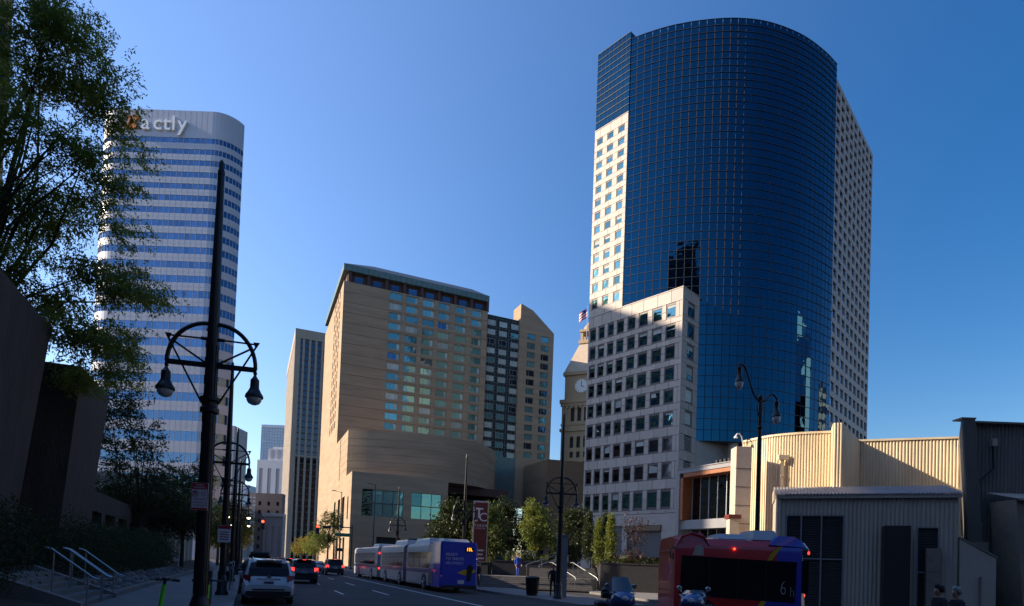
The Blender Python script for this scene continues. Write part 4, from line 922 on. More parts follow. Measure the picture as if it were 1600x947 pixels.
hedge('clipped_hedge', 'long dense dark hedge running along the pavement below the slotted wall', (0, 0, 0), hb, 'leaf_dark')
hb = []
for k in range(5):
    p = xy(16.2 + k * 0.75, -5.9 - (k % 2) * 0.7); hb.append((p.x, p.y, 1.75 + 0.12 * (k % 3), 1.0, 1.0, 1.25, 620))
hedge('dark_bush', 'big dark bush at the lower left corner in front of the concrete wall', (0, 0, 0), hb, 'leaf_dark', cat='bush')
# trees on the left
base = Vector((-24, 25, 0))
big = [(x, y, z, rx, ry, rz, int(n * 1.0)) for x, y, z, rx, ry, rz, n in [(4.22, -1.31, 21.76, 1.63, 2.05, 1.95, 520), (5.57, -0.65, 21.57, 1.23, 2.12, 1.89, 480), (5.81, 0.63, 20.81, 0.8, 1.48, 0.98, 230), (5.37, -2.43, 17.2, 1.65, 2.4, 1.03, 420), (6.58, -1.2, 17.33, 1.13, 1.68, 0.78, 230), (5.34, 2.48, 20.48, 0.75, 1.96, 0.4, 60), (1.0, 1.68, 16.89, 1.46, 1.97, 1.71, 420), (3.51, 0.7, 16.39, 1.22, 1.58, 1.18, 320), (5.74, 0.67, 16.46, 0.94, 2.44, 0.8, 200), (3.59, 0.12, 13.3, 1.61, 2.29, 1.38, 420), (6.04, 0.86, 13.75, 1.23, 1.48, 0.99, 300), (7.04, 1.29, 13.43, 1.08, 2.11, 0.72, 190), (6.15, -0.99, 10.76, 1.32, 1.44, 0.88, 330), (6.1, 1.83, 11.31, 1.18, 1.97, 0.74, 200), (5.54, 1.09, 9.74, 1.43, 2.45, 0.72, 200), (0.64, 1.07, 21.97, 1.67, 2.51, 3.34, 500), (4.41, -0.53, 24.09, 1.34, 2.36, 0.9, 260)]]
tree('honey_locust', 'large overhanging tree with feathery leaves filling the upper left', base, big, 10.5, 0.22, 'leaf_locust', K=16, sprig=0.55, ll=0.17, lw=0.06, limbs=28, trunk_top=(0.3, 0.5), droop=0.45, spread=0.07, clump=16)
def at_s(s, t, z, rx, rz, n, c): p = xy(s, t); return (p.x - c.x, p.y - c.y, z, rx, rx, rz, n)
c = xy(52, -7.5)
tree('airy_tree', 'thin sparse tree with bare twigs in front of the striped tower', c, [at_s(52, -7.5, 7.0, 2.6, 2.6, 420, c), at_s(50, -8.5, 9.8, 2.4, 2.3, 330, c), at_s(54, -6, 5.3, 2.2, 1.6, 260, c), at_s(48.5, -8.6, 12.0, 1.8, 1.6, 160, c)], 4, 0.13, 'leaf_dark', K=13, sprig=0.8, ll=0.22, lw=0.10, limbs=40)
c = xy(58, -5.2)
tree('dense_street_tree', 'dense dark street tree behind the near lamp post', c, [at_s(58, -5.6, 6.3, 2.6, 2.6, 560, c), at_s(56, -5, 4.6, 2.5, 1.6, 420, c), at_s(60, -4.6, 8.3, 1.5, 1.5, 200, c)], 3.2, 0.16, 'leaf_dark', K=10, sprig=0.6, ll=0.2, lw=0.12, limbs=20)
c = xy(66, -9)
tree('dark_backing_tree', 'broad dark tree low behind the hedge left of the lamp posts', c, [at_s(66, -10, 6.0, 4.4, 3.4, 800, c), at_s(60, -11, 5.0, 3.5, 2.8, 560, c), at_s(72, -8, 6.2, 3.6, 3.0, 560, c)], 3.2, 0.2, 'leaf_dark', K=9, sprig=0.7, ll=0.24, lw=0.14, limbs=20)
def row_tree(s, t, h, r, m, label, n=420, name='street_tree', ll=0.3):
    c = xy(s, t)
    return tree(name, label, c, [(0, 0, h * 0.62, r, r, h * 0.30, n), (r * 0.4, -r * 0.3, h * 0.78, r * 0.7, r * 0.7, h * 0.2, n // 2), (-r * 0.45, r * 0.2, h * 0.5, r * 0.7, r * 0.7, h * 0.18, n // 2)], h * 0.4, 0.12 + h * 0.008, m, K=9, sprig=0.75, ll=ll, lw=ll * 0.55, limbs=16, group='street trees')
row_tree(108, -4.6, 11, 3.6, 'leaf_mid', 'green street tree at the junction on the left pavement')
row_tree(92, -2.6, 9, 3.0, 'leaf_gold', 'yellow green street tree under the arching lamps on the left')
row_tree(135, -2.5, 10, 3.6, 'leaf_gold', 'turning street tree beyond the left signal')
row_tree(170, 16.6, 9, 3.6, 'leaf_lit', 'low bright shrub-like tree far down the right kerb')
row_tree(140.5, 16.2, 13, 3.0, 'leaf_mid', 'tall green street tree by the right traffic signal')
row_tree(190, -3, 10, 3.5, 'leaf_gold', 'golden tree farthest down the left pavement')
row_tree(215, 16.5, 9, 3.4, 'leaf_gold', 'small yellowish tree below the finned tower')

# =================================================================== RIGHT: CORRUGATED HALL AND SHEDS
hall = thing('beige_corrugated_hall', 'cream corrugated steel hall with a curved sunlit wall and a projecting fin', 'building')
HZ = 11.0
wp = smooth_path([(15.9, 41.9), (16.9, 39.9), (18.4, 38.75), (20.15, 38.05)], 0.5)
b = MB(); corrugated(b, [(p.x, p.y) for p in wp], 0, HZ, 'beige', 0.19, 0.06); b.build('curved_wall', hall)
b = MB(); corrugated(b, [(19.45, 36.75), (19.95, 36.62)], 0, HZ + 0.25, 'beige', 0.16, 0.05); b.quad((19.45, 36.75, 0), (19.45, 36.75, HZ + .25), (20.1, 38.2, HZ + .25), (20.1, 38.2, 0), 'beige')
corrugated(b, [(19.97, 36.64), (23.1, 40.25)], 0, (HZ + 0.24, HZ + .02), 'beige', 0.19, 0.03); b.quad((19.45, 36.75, HZ + .25), (19.97, 36.64, HZ + .25), (23.1, 40.25, HZ + .03), (20.1, 38.2, HZ + .25), 'beige'); b.build('projecting_fin', hall)
b = MB(); corrugated(b, [(23.1, 40.25), (28.6, 38.3)], 0, HZ, 'beige', 0.19, 0.06); b.build('back_wall', hall)
cpb = MB()
for i in range(len(wp) - 1):
    d = (wp[i + 1] - wp[i]).normalized(); n_ = Vector((d.y, -d.x, 0)) * 0.1; a_, c_ = wp[i] + n_, wp[i + 1] + n_; a2, c2 = wp[i] - n_ * 2, wp[i + 1] - n_ * 2
    for z0, z1, u_, v_ in ((HZ - 0.06, HZ + 0.08, a_, c_),): cpb.quad((u_.x, u_.y, z0), (v_.x, v_.y, z0), (v_.x, v_.y, z1), (u_.x, u_.y, z1), 'beige')
    cpb.quad((a_.x, a_.y, HZ + .08), (c_.x, c_.y, HZ + .08), (c2.x, c2.y, HZ + .08), (a2.x, a2.y, HZ + .08), 'beige')
cpb.build('coping', hall)
b = MB(); b.T = Matrix.Translation((23.1, 40.25, 0)) @ Matrix.Rotation(math.atan2(-1.95, 5.5), 4, 'Z'); b.box(0, 5.9, -0.12, 0.3, HZ - 0.05, HZ + 0.08, 'beige'); b.build('coping', hall)
b = MB(); b.prism([(15.9, 41.9), (16.9, 40.3), (18.4, 39.2), (20.3, 38.6), (22.9, 40.6), (28.6, 38.6), (33, 52), (19, 52)], 0, HZ - 0.05, 'grey_steel'); b.build('body', hall)
b = MB(); b.box(14.35, 15.35, 38.9, 39.9, 4.0, 10.05, 'beige_stone'); b.T = Matrix.Rotation(0, 4, 'Z')
for z in (5.0, 6.2, 7.4, 8.6): b.box(14.34, 15.36, 38.89, 39.0, z, z + 0.04, 'joint')
b.T = None; b.box(14.2, 15.35, 38.8, 40.2, 0, 4.0, 'beige_stone'); b.box(13.85, 14.45, 38.4, 39.0, 0, 5.3, 'beige_stone'); b.box(13.75, 14.55, 38.3, 39.1, 5.3, 5.55, 'sign_red'); b.build('stone_pier', hall)
b = MB(); b.box(17.3, 17.5, 39.0, 39.15, 5, 9.3, 'beige'); b.box(17.1, 17.75, 38.85, 39.1, 9.3, 9.6, 'beige')
for k in range(4): b.box(17.28, 17.52, 38.96, 39.16, 5.2 + k, 5.3 + k, 'beige_stone')
b.build('downpipe', hall)
gn = thing('gooseneck_light', 'small white gooseneck light on the top left corner of the cream hall', 'light', (15.75, 41.5, HZ))
b = MB(); b.tube([(0, 0, -0.2), (-0.15, -0.1, 0.25), (-0.4, -0.3, 0.42), (-0.62, -.45, 0.36), (-0.7, -.5, 0.2)], 0.045, 7, 'sign_white'); b.build('arm', gn, smooth=60); b = MB(); b.lathe([(0.05, 0.12), (0.14, 0.0), (0.14, -0.06), (.02, -.08)], (-0.7, -0.5, 0.12), 10, 'sign_white'); b.build('lamp_head', gn, smooth=60)
# grey shed
SB = Vector((14.75, 33.5, 0)); SE = Vector((22.62, 30.5, 0)); sang = math.atan2(SE.y - SB.y, SE.x - SB.x); SL = (SE - SB).length
shed = thing('grey_corrugated_shed', 'low grey corrugated shed with tall louvres standing before the cream hall', 'shed', SB, sang)
EZ = 6.25
b = MB(); lx = SL * 0.05; holes = [(0.42, 3.3, 0, 5.15), (6.62, 7.62, 0, 4.55)]
corrugated(b, [(0, 0), (0.42, 0)], 0, EZ, 'grey_steel', 0.2, 0.035); corrugated(b, [(0.42, 0), (3.3, 0)], 5.15, EZ, 'grey_steel', 0.2, 0.035); corrugated(b, [(3.3, 0), (6.62, 0)], 0, EZ, 'grey_steel', 0.2, 0.035)
corrugated(b, [(6.62, 0), (7.62, 0)], 4.55, EZ, 'grey_steel', 0.2, 0.035); corrugated(b, [(7.62, 0), (SL, 0)], 0, EZ, 'grey_steel', 0.2, 0.035); b.build('front_wall', shed)
b = MB(); corrugated(b, [(0, 5), (0, 0)], 0, EZ, 'grey_steel', 0.2, 0.035); corrugated(b, [(SL, 0), (SL, 5)], 0, EZ, 'grey_steel', 0.2, 0.035); b.box(0.05, SL - .05, 4.9, 5, 0, EZ, 'grey_steel'); b.build('end_wall', shed)
b = MB(); n = 52
for k in range(n):
    x0, x1 = -0.15 + (SL + .3) * k / n, -0.15 + (SL + .3) * (k + 1) / n; xm = (x0 + x1) / 2
    for a_, c_, za, zb in ((x0, xm, 0, 0.07), (xm, x1, 0.07, 0)): b.add([(a_, -0.22, EZ + za), (c_, -0.22, EZ + zb), (c_, 2.6, EZ + .75 + zb), (a_, 2.6, EZ + .75 + za), (a_, -0.22, EZ + za - .06), (c_, -0.22, EZ + zb - .06)], [(0, 1, 2, 3), (4, 5, 1, 0)], 'grey_roof')
b.box(-.1, SL + .1, 2.6, 5, EZ, EZ + 0.72, 'grey_steel'); b.box(-.1, SL + .1, -0.18, -0.06, EZ - 0.2, EZ - 0.02, 'grey_steel'); b.build('ribbed_roof', shed)
def louvre(x0, x1, z0, z1, bars, hb, name='louvre', parent=shed):
    q = MB(); q.box(x0, x1, 0.22, 0.25, z0, z1, 'dull_dark'); k = int((z1 - z0) / 0.13)
    for i in range(k):
        z = z0 + 0.03 + i * 0.13; q.add([(x0, 0.02, z), (x1, 0.02, z), (x1, 0.14, z + 0.09), (x0, 0.14, z + .09), (x0, 0.02, z - 0.02), (x1, .02, z - .02)], [(0, 1, 2, 3), (4, 5, 1, 0)], 'louvre_dark')
    o = q.build('louvre_slats', parent, kind='stuff'); f = MB()
    for x in bars: f.box(x - 0.035, x + 0.035, -0.03, 0.1, z0, z1, 'grey_roof')
    for z in hb: f.box(x0, x1, -0.027, 0.09, z - 0.035, z + 0.035, 'grey_roof')
    f.build('louvre_frame', parent)
louvre(0.42, 3.3, 0.02, 5.15, (0.45, 1.2, 2.2, 3.27), (0.05, 2.75, 5.12)); louvre(6.62, 7.62, 0.02, 4.55, (6.65, 7.59), (0.05, 2.2, 4.52))
b = MB(); b.box(7.0, 7.62, -0.3, 0.0, 0.05, 3.45, 'tan_concrete'); b.box(7.0, 7.62, -.305, -.3, 2.2, 2.23, 'joint'); b.build('service_panel', shed)
bx = thing('black_service_box', 'tall narrow black box standing against the grey shed wall', 'cabinet', SB + Vector((5.05 * math.cos(sang), 5.05 * math.sin(sang), 0)), sang)
b = MB(); b.box(0, 1.15, -0.75, -0.06, 0.02, 4.55, 'black_plastic'); b.build('casing', bx); b = MB(); b.box(0.06, 1.05, -0.77, -0.752, 0.1, 4.4, 'black_plastic'); b.box(1.0, 1.03, -.8, -.77, 1.9, 2.2, 'chrome'); b.build('door', bx)
# sloping low wall between shed and dark hall
sw_ = thing('sloping_grey_wall', 'low grey wall with a sloping top right of the louvred shed', 'wall', SE, sang)
b = MB(); b.prism([(0.05, -0.15), (1.55, -0.15), (1.55, 0.2), (0.05, 0.2)], 0, [3.95, 3.0, 3.0, 3.95], 'grey_steel'); b.build('wall_panel', sw_); b = MB(); b.prism([(0.05, -0.2), (1.6, -0.2), (1.6, 0.25), (0.05, 0.25)], [3.96, 3.01, 3.01, 3.96], [4.05, 3.1, 3.1, 4.05], 'dark_steel'); b.build('coping', sw_)
b = MB(); b.tube([(0.85, -0.3, 0), (0.85, -0.3, 1.95)], 0.06, 8, 'steel_rail'); b.lathe([(0.09, 0), (0.09, .12), (.02, .16)], (0.85, -0.3, 1.95), 8, 'steel_rail'); b.build('vent_pipe', sw_)
# dark hall on the far right
dk = thing('dark_corrugated_hall', 'dark brown corrugated hall in shade at the right edge of the view', 'building')
b = MB()
def slant(mb, pts, m): mb.add(pts, [(0, 1, 2, 3)], m)
corrugated(b, [(24.25, 32.3), (34, 32.0)], 0, 10.35, 'dark_steel', 0.2, 0.05); b.box(24.3, 34, 31.95, 32.4, 10.32, 10.42, 'dark_steel'); b.build('front_wall', dk)
b = MB(); k = 8; x0, x1 = 23.6, 24.35
for i in range(k):
    a_, c_ = lerp(x0, x1, i / k), lerp(x0, x1, (i + 1) / k); m_ = (a_ + c_) / 2; L_ = 0.75
    for p_, q_, ya, yb in ((a_, m_, 0, 0.05), (m_, c_, 0.05, 0)): slant(b, [(p_ + L_, 31.75 - ya, 0), (q_ + L_, 31.75 - yb, 0), (q_, 31.75 - yb, 10.45), (p_, 31.75 - ya, 10.45)], 'dark_steel')
slant(b, [(x0 + .75, 31.75, 0), (x0, 31.75, 10.45), (x0 + 5.9, 40, 10.45), (x0 + 6.6, 40, 0)], 'dark_steel'); slant(b, [(x1 + .75, 31.75, 0), (x1 + .75, 32.4, 0), (x1, 32.4, 10.45), (x1, 31.75, 10.45)], 'dark_steel'); b.box(x0, x1 + .02, 31.7, 32.4, 10.45, 10.52, 'dark_steel'); b.build('leaning_pylon', dk)
b = MB(); b.tube([(25.55, 32.05, 9.3), (25.6, 32.05, 7.9), (24.75, 32.05, 7.1), (24.72, 31.95, 5.4), (24.75, 31.95, 4.7)], 0.06, 7, 'black_plastic'); b.box(25.42, 25.68, 31.9, 32.15, 9.1, 9.5, 'grey_steel'); b.box(24.65, 24.82, 31.8, 32, 4.6, 5.0, 'grey_steel'); b.build('conduit', dk)
b = MB(); b.box(25.0, 26.05, 32.15, 32.27, 0, 2.6, 'dull_dark')
for i in range(9): b.box(25.03, 26.0, 32.08, 32.16, 0.2 + i * .26, 0.3 + i * .26, 'dark_steel')
b.build('grille', dk); b = MB(); b.box(24.0, 24.9, 31.4, 31.7, 0, 3.9, 'tan_concrete'); b.build('plinth', dk)
an = thing('concrete_annex', 'plain tan concrete block under a ribbed eave at the right edge', 'building', (25.3, 30.2, 0))
b = MB(); b.add([(0.45, 0, 0), (8, 0, 0), (8, 1.7, 0), (0.45, 1.7, 0), (0, 0, 6.05), (8, 0, 6.05), (8, 1.7, 6.05), (0, 1.7, 6.05)], [(0, 3, 2, 1), (4, 5, 6, 7), (0, 1, 5, 4), (1, 2, 6, 5), (2, 3, 7, 6), (3, 0, 4, 7)], 'tan_concrete'); b.build('wall', an)
b = MB()
for k in range(42):
    x0_ = -0.12 + k * 0.2
    for a_, c_, za, zb in ((x0_, x0_ + .1, 0, .05), (x0_ + .1, x0_ + .2, .05, 0)): b.add([(a_, -0.25, 6.06 + za), (c_, -0.25, 6.06 + zb), (c_, 1.7, 6.55 + zb), (a_, 1.7, 6.55 + za), (a_, -0.25, 5.98), (c_, -.25, 5.98)], [(0, 1, 2, 3), (4, 5, 1, 0)], 'grey_steel')
b.build('ribbed_eave', an)

# =================================================================== PLAZA: steps, planters, sign, trees
ps = thing('plaza_steps', 'wide flight of pale stone steps from the pavement up to the plaza', 'steps', (-2.3, 43.6, 0), R(-3))
for k in range(6): q = MB(); q.box(0, 8.2, 0.38 * k, 0.38 * k + (0.4 if k < 5 else 0.9), 0.1 if k == 0 else 0.14 * k, 0.14 * (k + 1) + 0.1, 'step_stone'); q.build('step', ps)
for k in range(6): q = MB(); q.box(3.5, 8.8, 4.0 + 0.38 * k, 4.0 + 0.38 * k + 0.4, 0.95 + 0.14 * k, 0.95 + 0.14 * (k + 1), 'step_stone'); q.build('step', ps)
def planter(name, label, pts, z1, m='granite'):
    r_ = thing(name, label, 'planter'); q = MB(); q.prism(pts, 0, z1, m, topm='soil'); q.build('wall', r_); c_ = Vector((sum(p[0] for p in pts) / len(pts), sum(p[1] for p in pts) / len(pts)))
    for i in range(len(pts)):
        a_, c2 = Vector(pts[i]), Vector(pts[(i + 1) % len(pts)]); n_ = max(1, round((c2 - a_).length / 1.3))
        for k in range(n_):
            p_, q_ = a_.lerp(c2, k / n_ + 0.008), a_.lerp(c2, (k + 1) / n_ - 0.008); o1, o2 = (p_ - c_).normalized() * 0.05, (q_ - c_).normalized() * .05; i1, i2 = (p_ - c_).normalized() * -0.3, (q_ - c_).normalized() * -.3
            s_ = MB(); s_.prism([tuple(p_ + o1), tuple(q_ + o2), tuple(q_ + i2), tuple(p_ + i1)], z1 + 0.002, z1 + 0.1, m); s_.build('coping_stone', r_)
    return r_
planter('granite_planter', 'long dark granite planter wall below the columnar trees', [(6.6, 44.6), (13.6, 43.4), (14.5, 50), (7.2, 51)], 2.15)
planter('low_planter', 'dark planter behind the stairs holding the bright tree', [(-1.6, 49.2), (4.6, 49.0), (4.6, 53), (-1.6, 53)], 2.1)
planter('sign_planter', 'dark planter beside the red sign on the left of the stairs', [(-4.6, 48.6), (-1.9, 48.4), (-1.9, 55), (-4.6, 55)], 1.9)
hb = [(7.5 + k * 0.8, 46.3 + random.uniform(-.6, .8), 2.3, 0.6, 0.6, 0.4, 110) for k in range(8)]
hedge('planter_shrubs', 'low dark shrubs lining the top of the granite planter', (0, 0, 0), hb, 'leaf_dark', cat='shrubs', ll=0.12, lw=0.06)
hb = [(2.6, 49.8, 2.4, 0.8, 0.5, 0.4, 130), (4.0, 49.9, 2.35, 0.6, 0.5, 0.35, 100), (6.9, 47.5, 2.5, 0.5, 0.5, 0.5, 120), (8.6, 46.2, 2.45, 0.5, .5, .4, 100)]
hedge('bright_shrubs', 'small sunlit yellow green shrubs beside the stairs', (0, 0, 0), hb, 'leaf_lit', cat='shrubs', ll=0.12, lw=0.06)
hb = [(-0.3 + k * 0.55, 49.6, 2.5, 0.45, 0.4, 0.45, 70) for k in range(4)]
fl_ = hedge('flower_bed', 'pale flowers in the planter behind the stairs', (0, 0, 0), hb, 'leaf_mid', cat='flowers', ll=0.12, lw=0.06)
q = MB()
for k in range(60): x, y, z = -0.6 + random.random() * 2.4, 49.3 + random.random() * .4, 2.4 + random.random() * .6; q.box(x, x + .07, y, y + .07, z, z + .07, 'sign_white')
q.build('blossoms', fl_, kind='stuff')
def xyz(u, Y): return ((u - 800) / FPX * Y)
tree('bright_plaza_tree', 'sunlit pale green young tree behind the lamp post on the plaza', (2.0, 51.0, 2.1), [(0, 0, 3.0, 1.25, 1.25, 1.9, 520), (-0.35, 0, 4.4, 0.7, 0.8, 0.8, 150), (0.5, -.2, 2.2, 1.1, 1.0, 0.8, 180)], 1.3, 0.07, 'leaf_lit', K=8, sprig=0.4, ll=0.2, lw=0.11, limbs=24)
tree('sign_side_tree', 'half shaded green tree just right of the red sign', (-1.9, 54.0, 0.9), [(0, 0, 3.6, 1.5, 1.5, 2.2, 620), (-0.4, 0, 5.3, 0.9, 0.9, 1.0, 200)], 1.8, 0.09, 'leaf_mid', K=8, sprig=0.45, ll=0.22, lw=0.12, limbs=22)
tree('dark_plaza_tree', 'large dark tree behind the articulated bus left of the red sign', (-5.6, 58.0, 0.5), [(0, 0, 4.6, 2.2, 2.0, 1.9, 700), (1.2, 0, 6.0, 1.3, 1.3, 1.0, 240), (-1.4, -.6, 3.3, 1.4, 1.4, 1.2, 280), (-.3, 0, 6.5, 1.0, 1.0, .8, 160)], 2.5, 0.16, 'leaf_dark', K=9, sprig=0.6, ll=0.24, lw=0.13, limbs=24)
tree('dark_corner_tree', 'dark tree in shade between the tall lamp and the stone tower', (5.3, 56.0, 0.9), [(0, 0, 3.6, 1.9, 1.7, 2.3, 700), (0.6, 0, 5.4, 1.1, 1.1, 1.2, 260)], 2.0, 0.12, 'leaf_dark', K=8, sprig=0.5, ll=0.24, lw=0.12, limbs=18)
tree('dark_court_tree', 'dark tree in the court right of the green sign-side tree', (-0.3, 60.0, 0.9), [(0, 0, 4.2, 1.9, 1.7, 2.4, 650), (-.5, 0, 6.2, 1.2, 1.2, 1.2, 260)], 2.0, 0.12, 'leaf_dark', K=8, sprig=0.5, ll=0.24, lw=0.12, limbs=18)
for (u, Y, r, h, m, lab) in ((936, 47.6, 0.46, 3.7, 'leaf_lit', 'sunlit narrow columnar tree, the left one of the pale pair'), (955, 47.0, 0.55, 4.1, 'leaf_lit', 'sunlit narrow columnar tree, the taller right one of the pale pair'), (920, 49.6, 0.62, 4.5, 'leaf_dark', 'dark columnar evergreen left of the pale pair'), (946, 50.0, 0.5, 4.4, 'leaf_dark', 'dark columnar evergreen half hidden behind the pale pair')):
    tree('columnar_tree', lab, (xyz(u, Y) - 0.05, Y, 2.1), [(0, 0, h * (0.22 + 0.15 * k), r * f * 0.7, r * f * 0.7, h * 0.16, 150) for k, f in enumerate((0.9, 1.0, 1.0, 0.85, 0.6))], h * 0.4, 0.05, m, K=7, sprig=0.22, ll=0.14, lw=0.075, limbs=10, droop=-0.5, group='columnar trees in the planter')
tree('purple_shrub_tree', 'thin dusky purple leaved small tree above the granite planter', (xyz(990, 46.5), 46.5, 2.1), [(0, 0, 2.4, 1.1, 1.1, 1.5, 170), (0, 0, 0.7, 1.2, 1.0, 0.6, 180)], 1.5, 0.05, 'leaf_purple', K=6, sprig=0.5, ll=0.15, lw=0.08, limbs=30)
# sign pylon
sg = thing('brick_red_sign', 'tall brick red sign pylon with the letters TC beside the bus', 'sign', xy(46.4, 17.35), R(4))
b = MB(); b.box(-0.62, 0.62, 0.02, 0.55, 0, 7.0, 'sign_frame'); b.build('frame', sg); b = MB(); b.box(-0.5, 0.55, -0.02, 0.02, 0.15, 6.85, 'sign_red'); b.build('panel', sg)
piece('lettering', text_mesh('T', 1.15, 0.01, 'white_print', offset=0.015), sg, (-0.14, -0.035, 5.95), UPRIGHT); piece('lettering', text_mesh('C', 1.0, 0.01, 'white_print'), sg, (0.2, -0.04, 5.62), UPRIGHT)
piece('lettering', text_mesh('TABOR', 0.27, 0.005, 'white_print', space=1.35), sg, (0.02, -0.03, 4.95), UPRIGHT); piece('lettering', text_mesh('CENTER', 0.17, 0.005, 'white_print', space=1.4), sg, (0.02, -0.03, 4.72), UPRIGHT)
b = MB()
for z, w_ in ((2.85, .55), (2.52, .5), (2.2, .85), (1.9, .85), (1.55, .95), (1.2, 1.0), (0.85, .6)):
    x = -0.02 - w_ / 2
    while x < -0.02 + w_ / 2: l_ = random.uniform(.06, .16); b.box(x, x + l_, -.03, -.021, z, z + .13, 'white_print'); x += l_ + .025
b.build('directory_lines', sg)

# =================================================================== STREET LAMPS
def arch_lamp(label, loc, rz, h=9.9, lit=False):
    r_ = thing('arched_street_lamp', label, 'street lamp', loc, rz, 'double arched street lamps along the kerbs')
    b = MB(); b.lathe([(0.26, 0), (0.26, 0.25), (0.20, 0.32), (0.19, 0.8), (0.14, 0.95)], (0, 0, 0), 12, 'black_paint'); b.build('base', r_, smooth=40)
    b = MB(); b.tube([(0, 0, 0.9), (0, 0, 3), (0, 0, 6.5), (0, 0, h - 0.25)], [0.135, 0.125, 0.105, 0.062], 12, 'black_paint'); b.lathe([(0.07, -.25), (0.07, -0.18), (0.045, -.1), (0.05, 0.0), (.02, .06)], (0, 0, h), 8, 'black_paint')
    for k in range(10): a = k * math.pi / 5; b.tube([(0.13 * math.cos(a), .13 * math.sin(a), 1), (0.108 * math.cos(a), .108 * math.sin(a), 6)], 0.014, 4, 'black_paint', caps=False)
    b.build('pole', r_, smooth=50)
    b = MB(); b.lathe([(0.135, 0), (0.18, 0.02), (0.18, 0.1), (0.15, 0.13), (0.15, .22), (0.19, 0.25), (0.19, .32), (.12, .34)], (0, 0, 4.62), 12, 'black_paint'); b.build('collar', r_, smooth=40)
    for sx in (-1, 1):
        a = MB(); a.tube([(sx * (0.10 + 0.72 * math.sin(q)), 0, 5.6 + 0.84 * math.cos(q)) for q in [k * math.pi / 24 for k in range(13)]], 0.042, 6, 'black_paint'); a.box(min(sx * .1, sx * .84), max(sx * .1, sx * .84), -.035, .035, 5.55, 5.64, 'black_paint')
        a.tube([(sx * .08, 0, 6.13), (sx * .22, 0, 6.13)], 0.035, 6, 'black_paint'); a.tube([(sx * .2, 0, 6.13), (sx * .84, 0, 6.12)], 0.018, 6, 'black_paint')
        a.tube([(sx * .84, 0, 6.12), (sx * .15, 0, 4.82)], 0.02, 6, 'black_paint'); a.tube([(sx * .72, 0, 6.02), (sx * .12, 0, 5.64)], 0.02, 6, 'black_paint')
        a.add([(sx * .88, -.02, 6.16), (sx * .76, -.02, 6.16), (sx * .8, -.02, 6.04), (sx * .88, .02, 6.16), (sx * .76, .02, 6.16), (sx * .8, .02, 6.04)], [(0, 1, 2), (5, 4, 3), (0, 3, 4, 1), (1, 4, 5, 2), (2, 5, 3, 0)], 'black_paint'); a.build('bracket_arm', r_)
        a = MB(); a.lathe([(0.025, 0.06), (0.04, 0.0), (0.025, -.04), (0.06, -.1), (0.085, -.13), (0.09, -.3), (0.13, -.38), (0.175, -.45), (0.18, -.49), (0.17, -.5)], (sx * .82, 0, 5.52), 14, 'black_paint'); ln = a.build('lantern', r_, smooth=35)
        a = MB(); a.lathe([(0.15, 0), (0.145, -.06), (0.11, -.12), (0.05, -.15), (.004, -.155)], (sx * .82, 0, 5.03), 14, 'lamp_lit' if lit else 'lamp_glass'); a.build('globe', ln, smooth=60)
    return r_
L0 = arch_lamp('nearest black double arched lamp post, the tall one carrying a parking sign', xy(13.5, -0.85), R(14), 9.75)
L1 = clone(L0, xy(27.5, -0.95), R(14), 'second black arched lamp post along the left pavement, half behind the first')
L2 = clone(L0, xy(41.5, -0.95), R(14), 'third arched lamp post along the left pavement with lantern over the parked cars')
Llit = arch_lamp('fourth left arched lamp post with its lantern lit', xy(56, -0.95), R(14), 9.9, True)
clone(Llit, xy(71, -0.95), R(14), 'fifth left arched lamp post with a small lit lantern by the yellow tree')
clone(L0, xy(27.6, 14.75), R(12), 'tall arched lamp post on the right pavement beside the litter bin')
clone(L0, xy(41.6, 14.3), R(14), 'arched lamp post right behind the articulated bus against the dark tree')
clone(L0, xy(64, 14.5), R(14), 'farther arched lamp post above the white bus roofs')
# shepherd crook double lamp near the right
sl = thing('crook_street_lamp', 'black lamp post with two curved arms in front of the cream hall', 'street lamp', (10.25, 25.2, 0), R(8))
b = MB(); b.lathe([(0.24, 0), (0.24, .5), (.15, .7), (.12, 1.2)], (0, 0, 0), 12, 'black_paint'); b.tube([(0, 0, 1), (0, 0, 5), (0, 0, 9.2)], [.115, .095, .075], 12, 'black_paint'); b.lathe([(.09, 0), (.12, .05), (.12, .1), (.08, .15)], (0, 0, 7.9), 10, 'black_paint'); b.lathe([(.08, 0), (.11, .08), (.07, .2), (.02, .26)], (0, 0, 9.15), 10, 'black_paint'); b.build('pole', sl, smooth=45)
def crook(pts, tip, zg):
    b = MB(); P = smooth_path([(p[0], p[1]) for p in pts], 0.08); b.tube([(p.x, 0, p.y) for p in P], 0.042, 7, 'black_paint'); b.build('curved_arm', sl, smooth=60)
    b = MB(); b.lathe([(.03, .14), (.05, .04), (.04, 0), (.10, -.05), (.105, -.12), (.085, -.16), (.09, -.38), (.13, -.5), (.18, -.62), (.19, -.66), (.17, -.68)], (tip, 0, zg), 14, 'black_paint'); ln = b.build('lantern', sl, smooth=35)
    b = MB(); b.lathe([(.16, 0), (.165, -.06), (.14, -.17), (.09, -.26), (.03, -.31), (.004, -.315)], (tip, 0, zg - .68), 14, 'lamp_glass'); b.build('globe', ln, smooth=60)
crook([(-0.03, 9.05), (-0.3, 9.35), (-0.52, 9.9), (-0.7, 10.4), (-0.86, 10.58), (-0.97, 10.56)], -0.98, 10.5); crook([(0.04, 9.1), (0.22, 9.12), (0.38, 9.35), (0.52, 9.42), (0.68, 9.32), (.73, 9.2)], 0.735, 9.15)
b = MB(); b.tube([(-.1, 0, 9.12), (-.14, 0, 8.7), (-.02, 0, 8.3)], .02, 6, 'black_paint'); b.tube([(.1, 0, 9.12), (.13, 0, 8.9), (.02, 0, 8.45)], .02, 6, 'black_paint'); b.build('scroll_braces', sl)
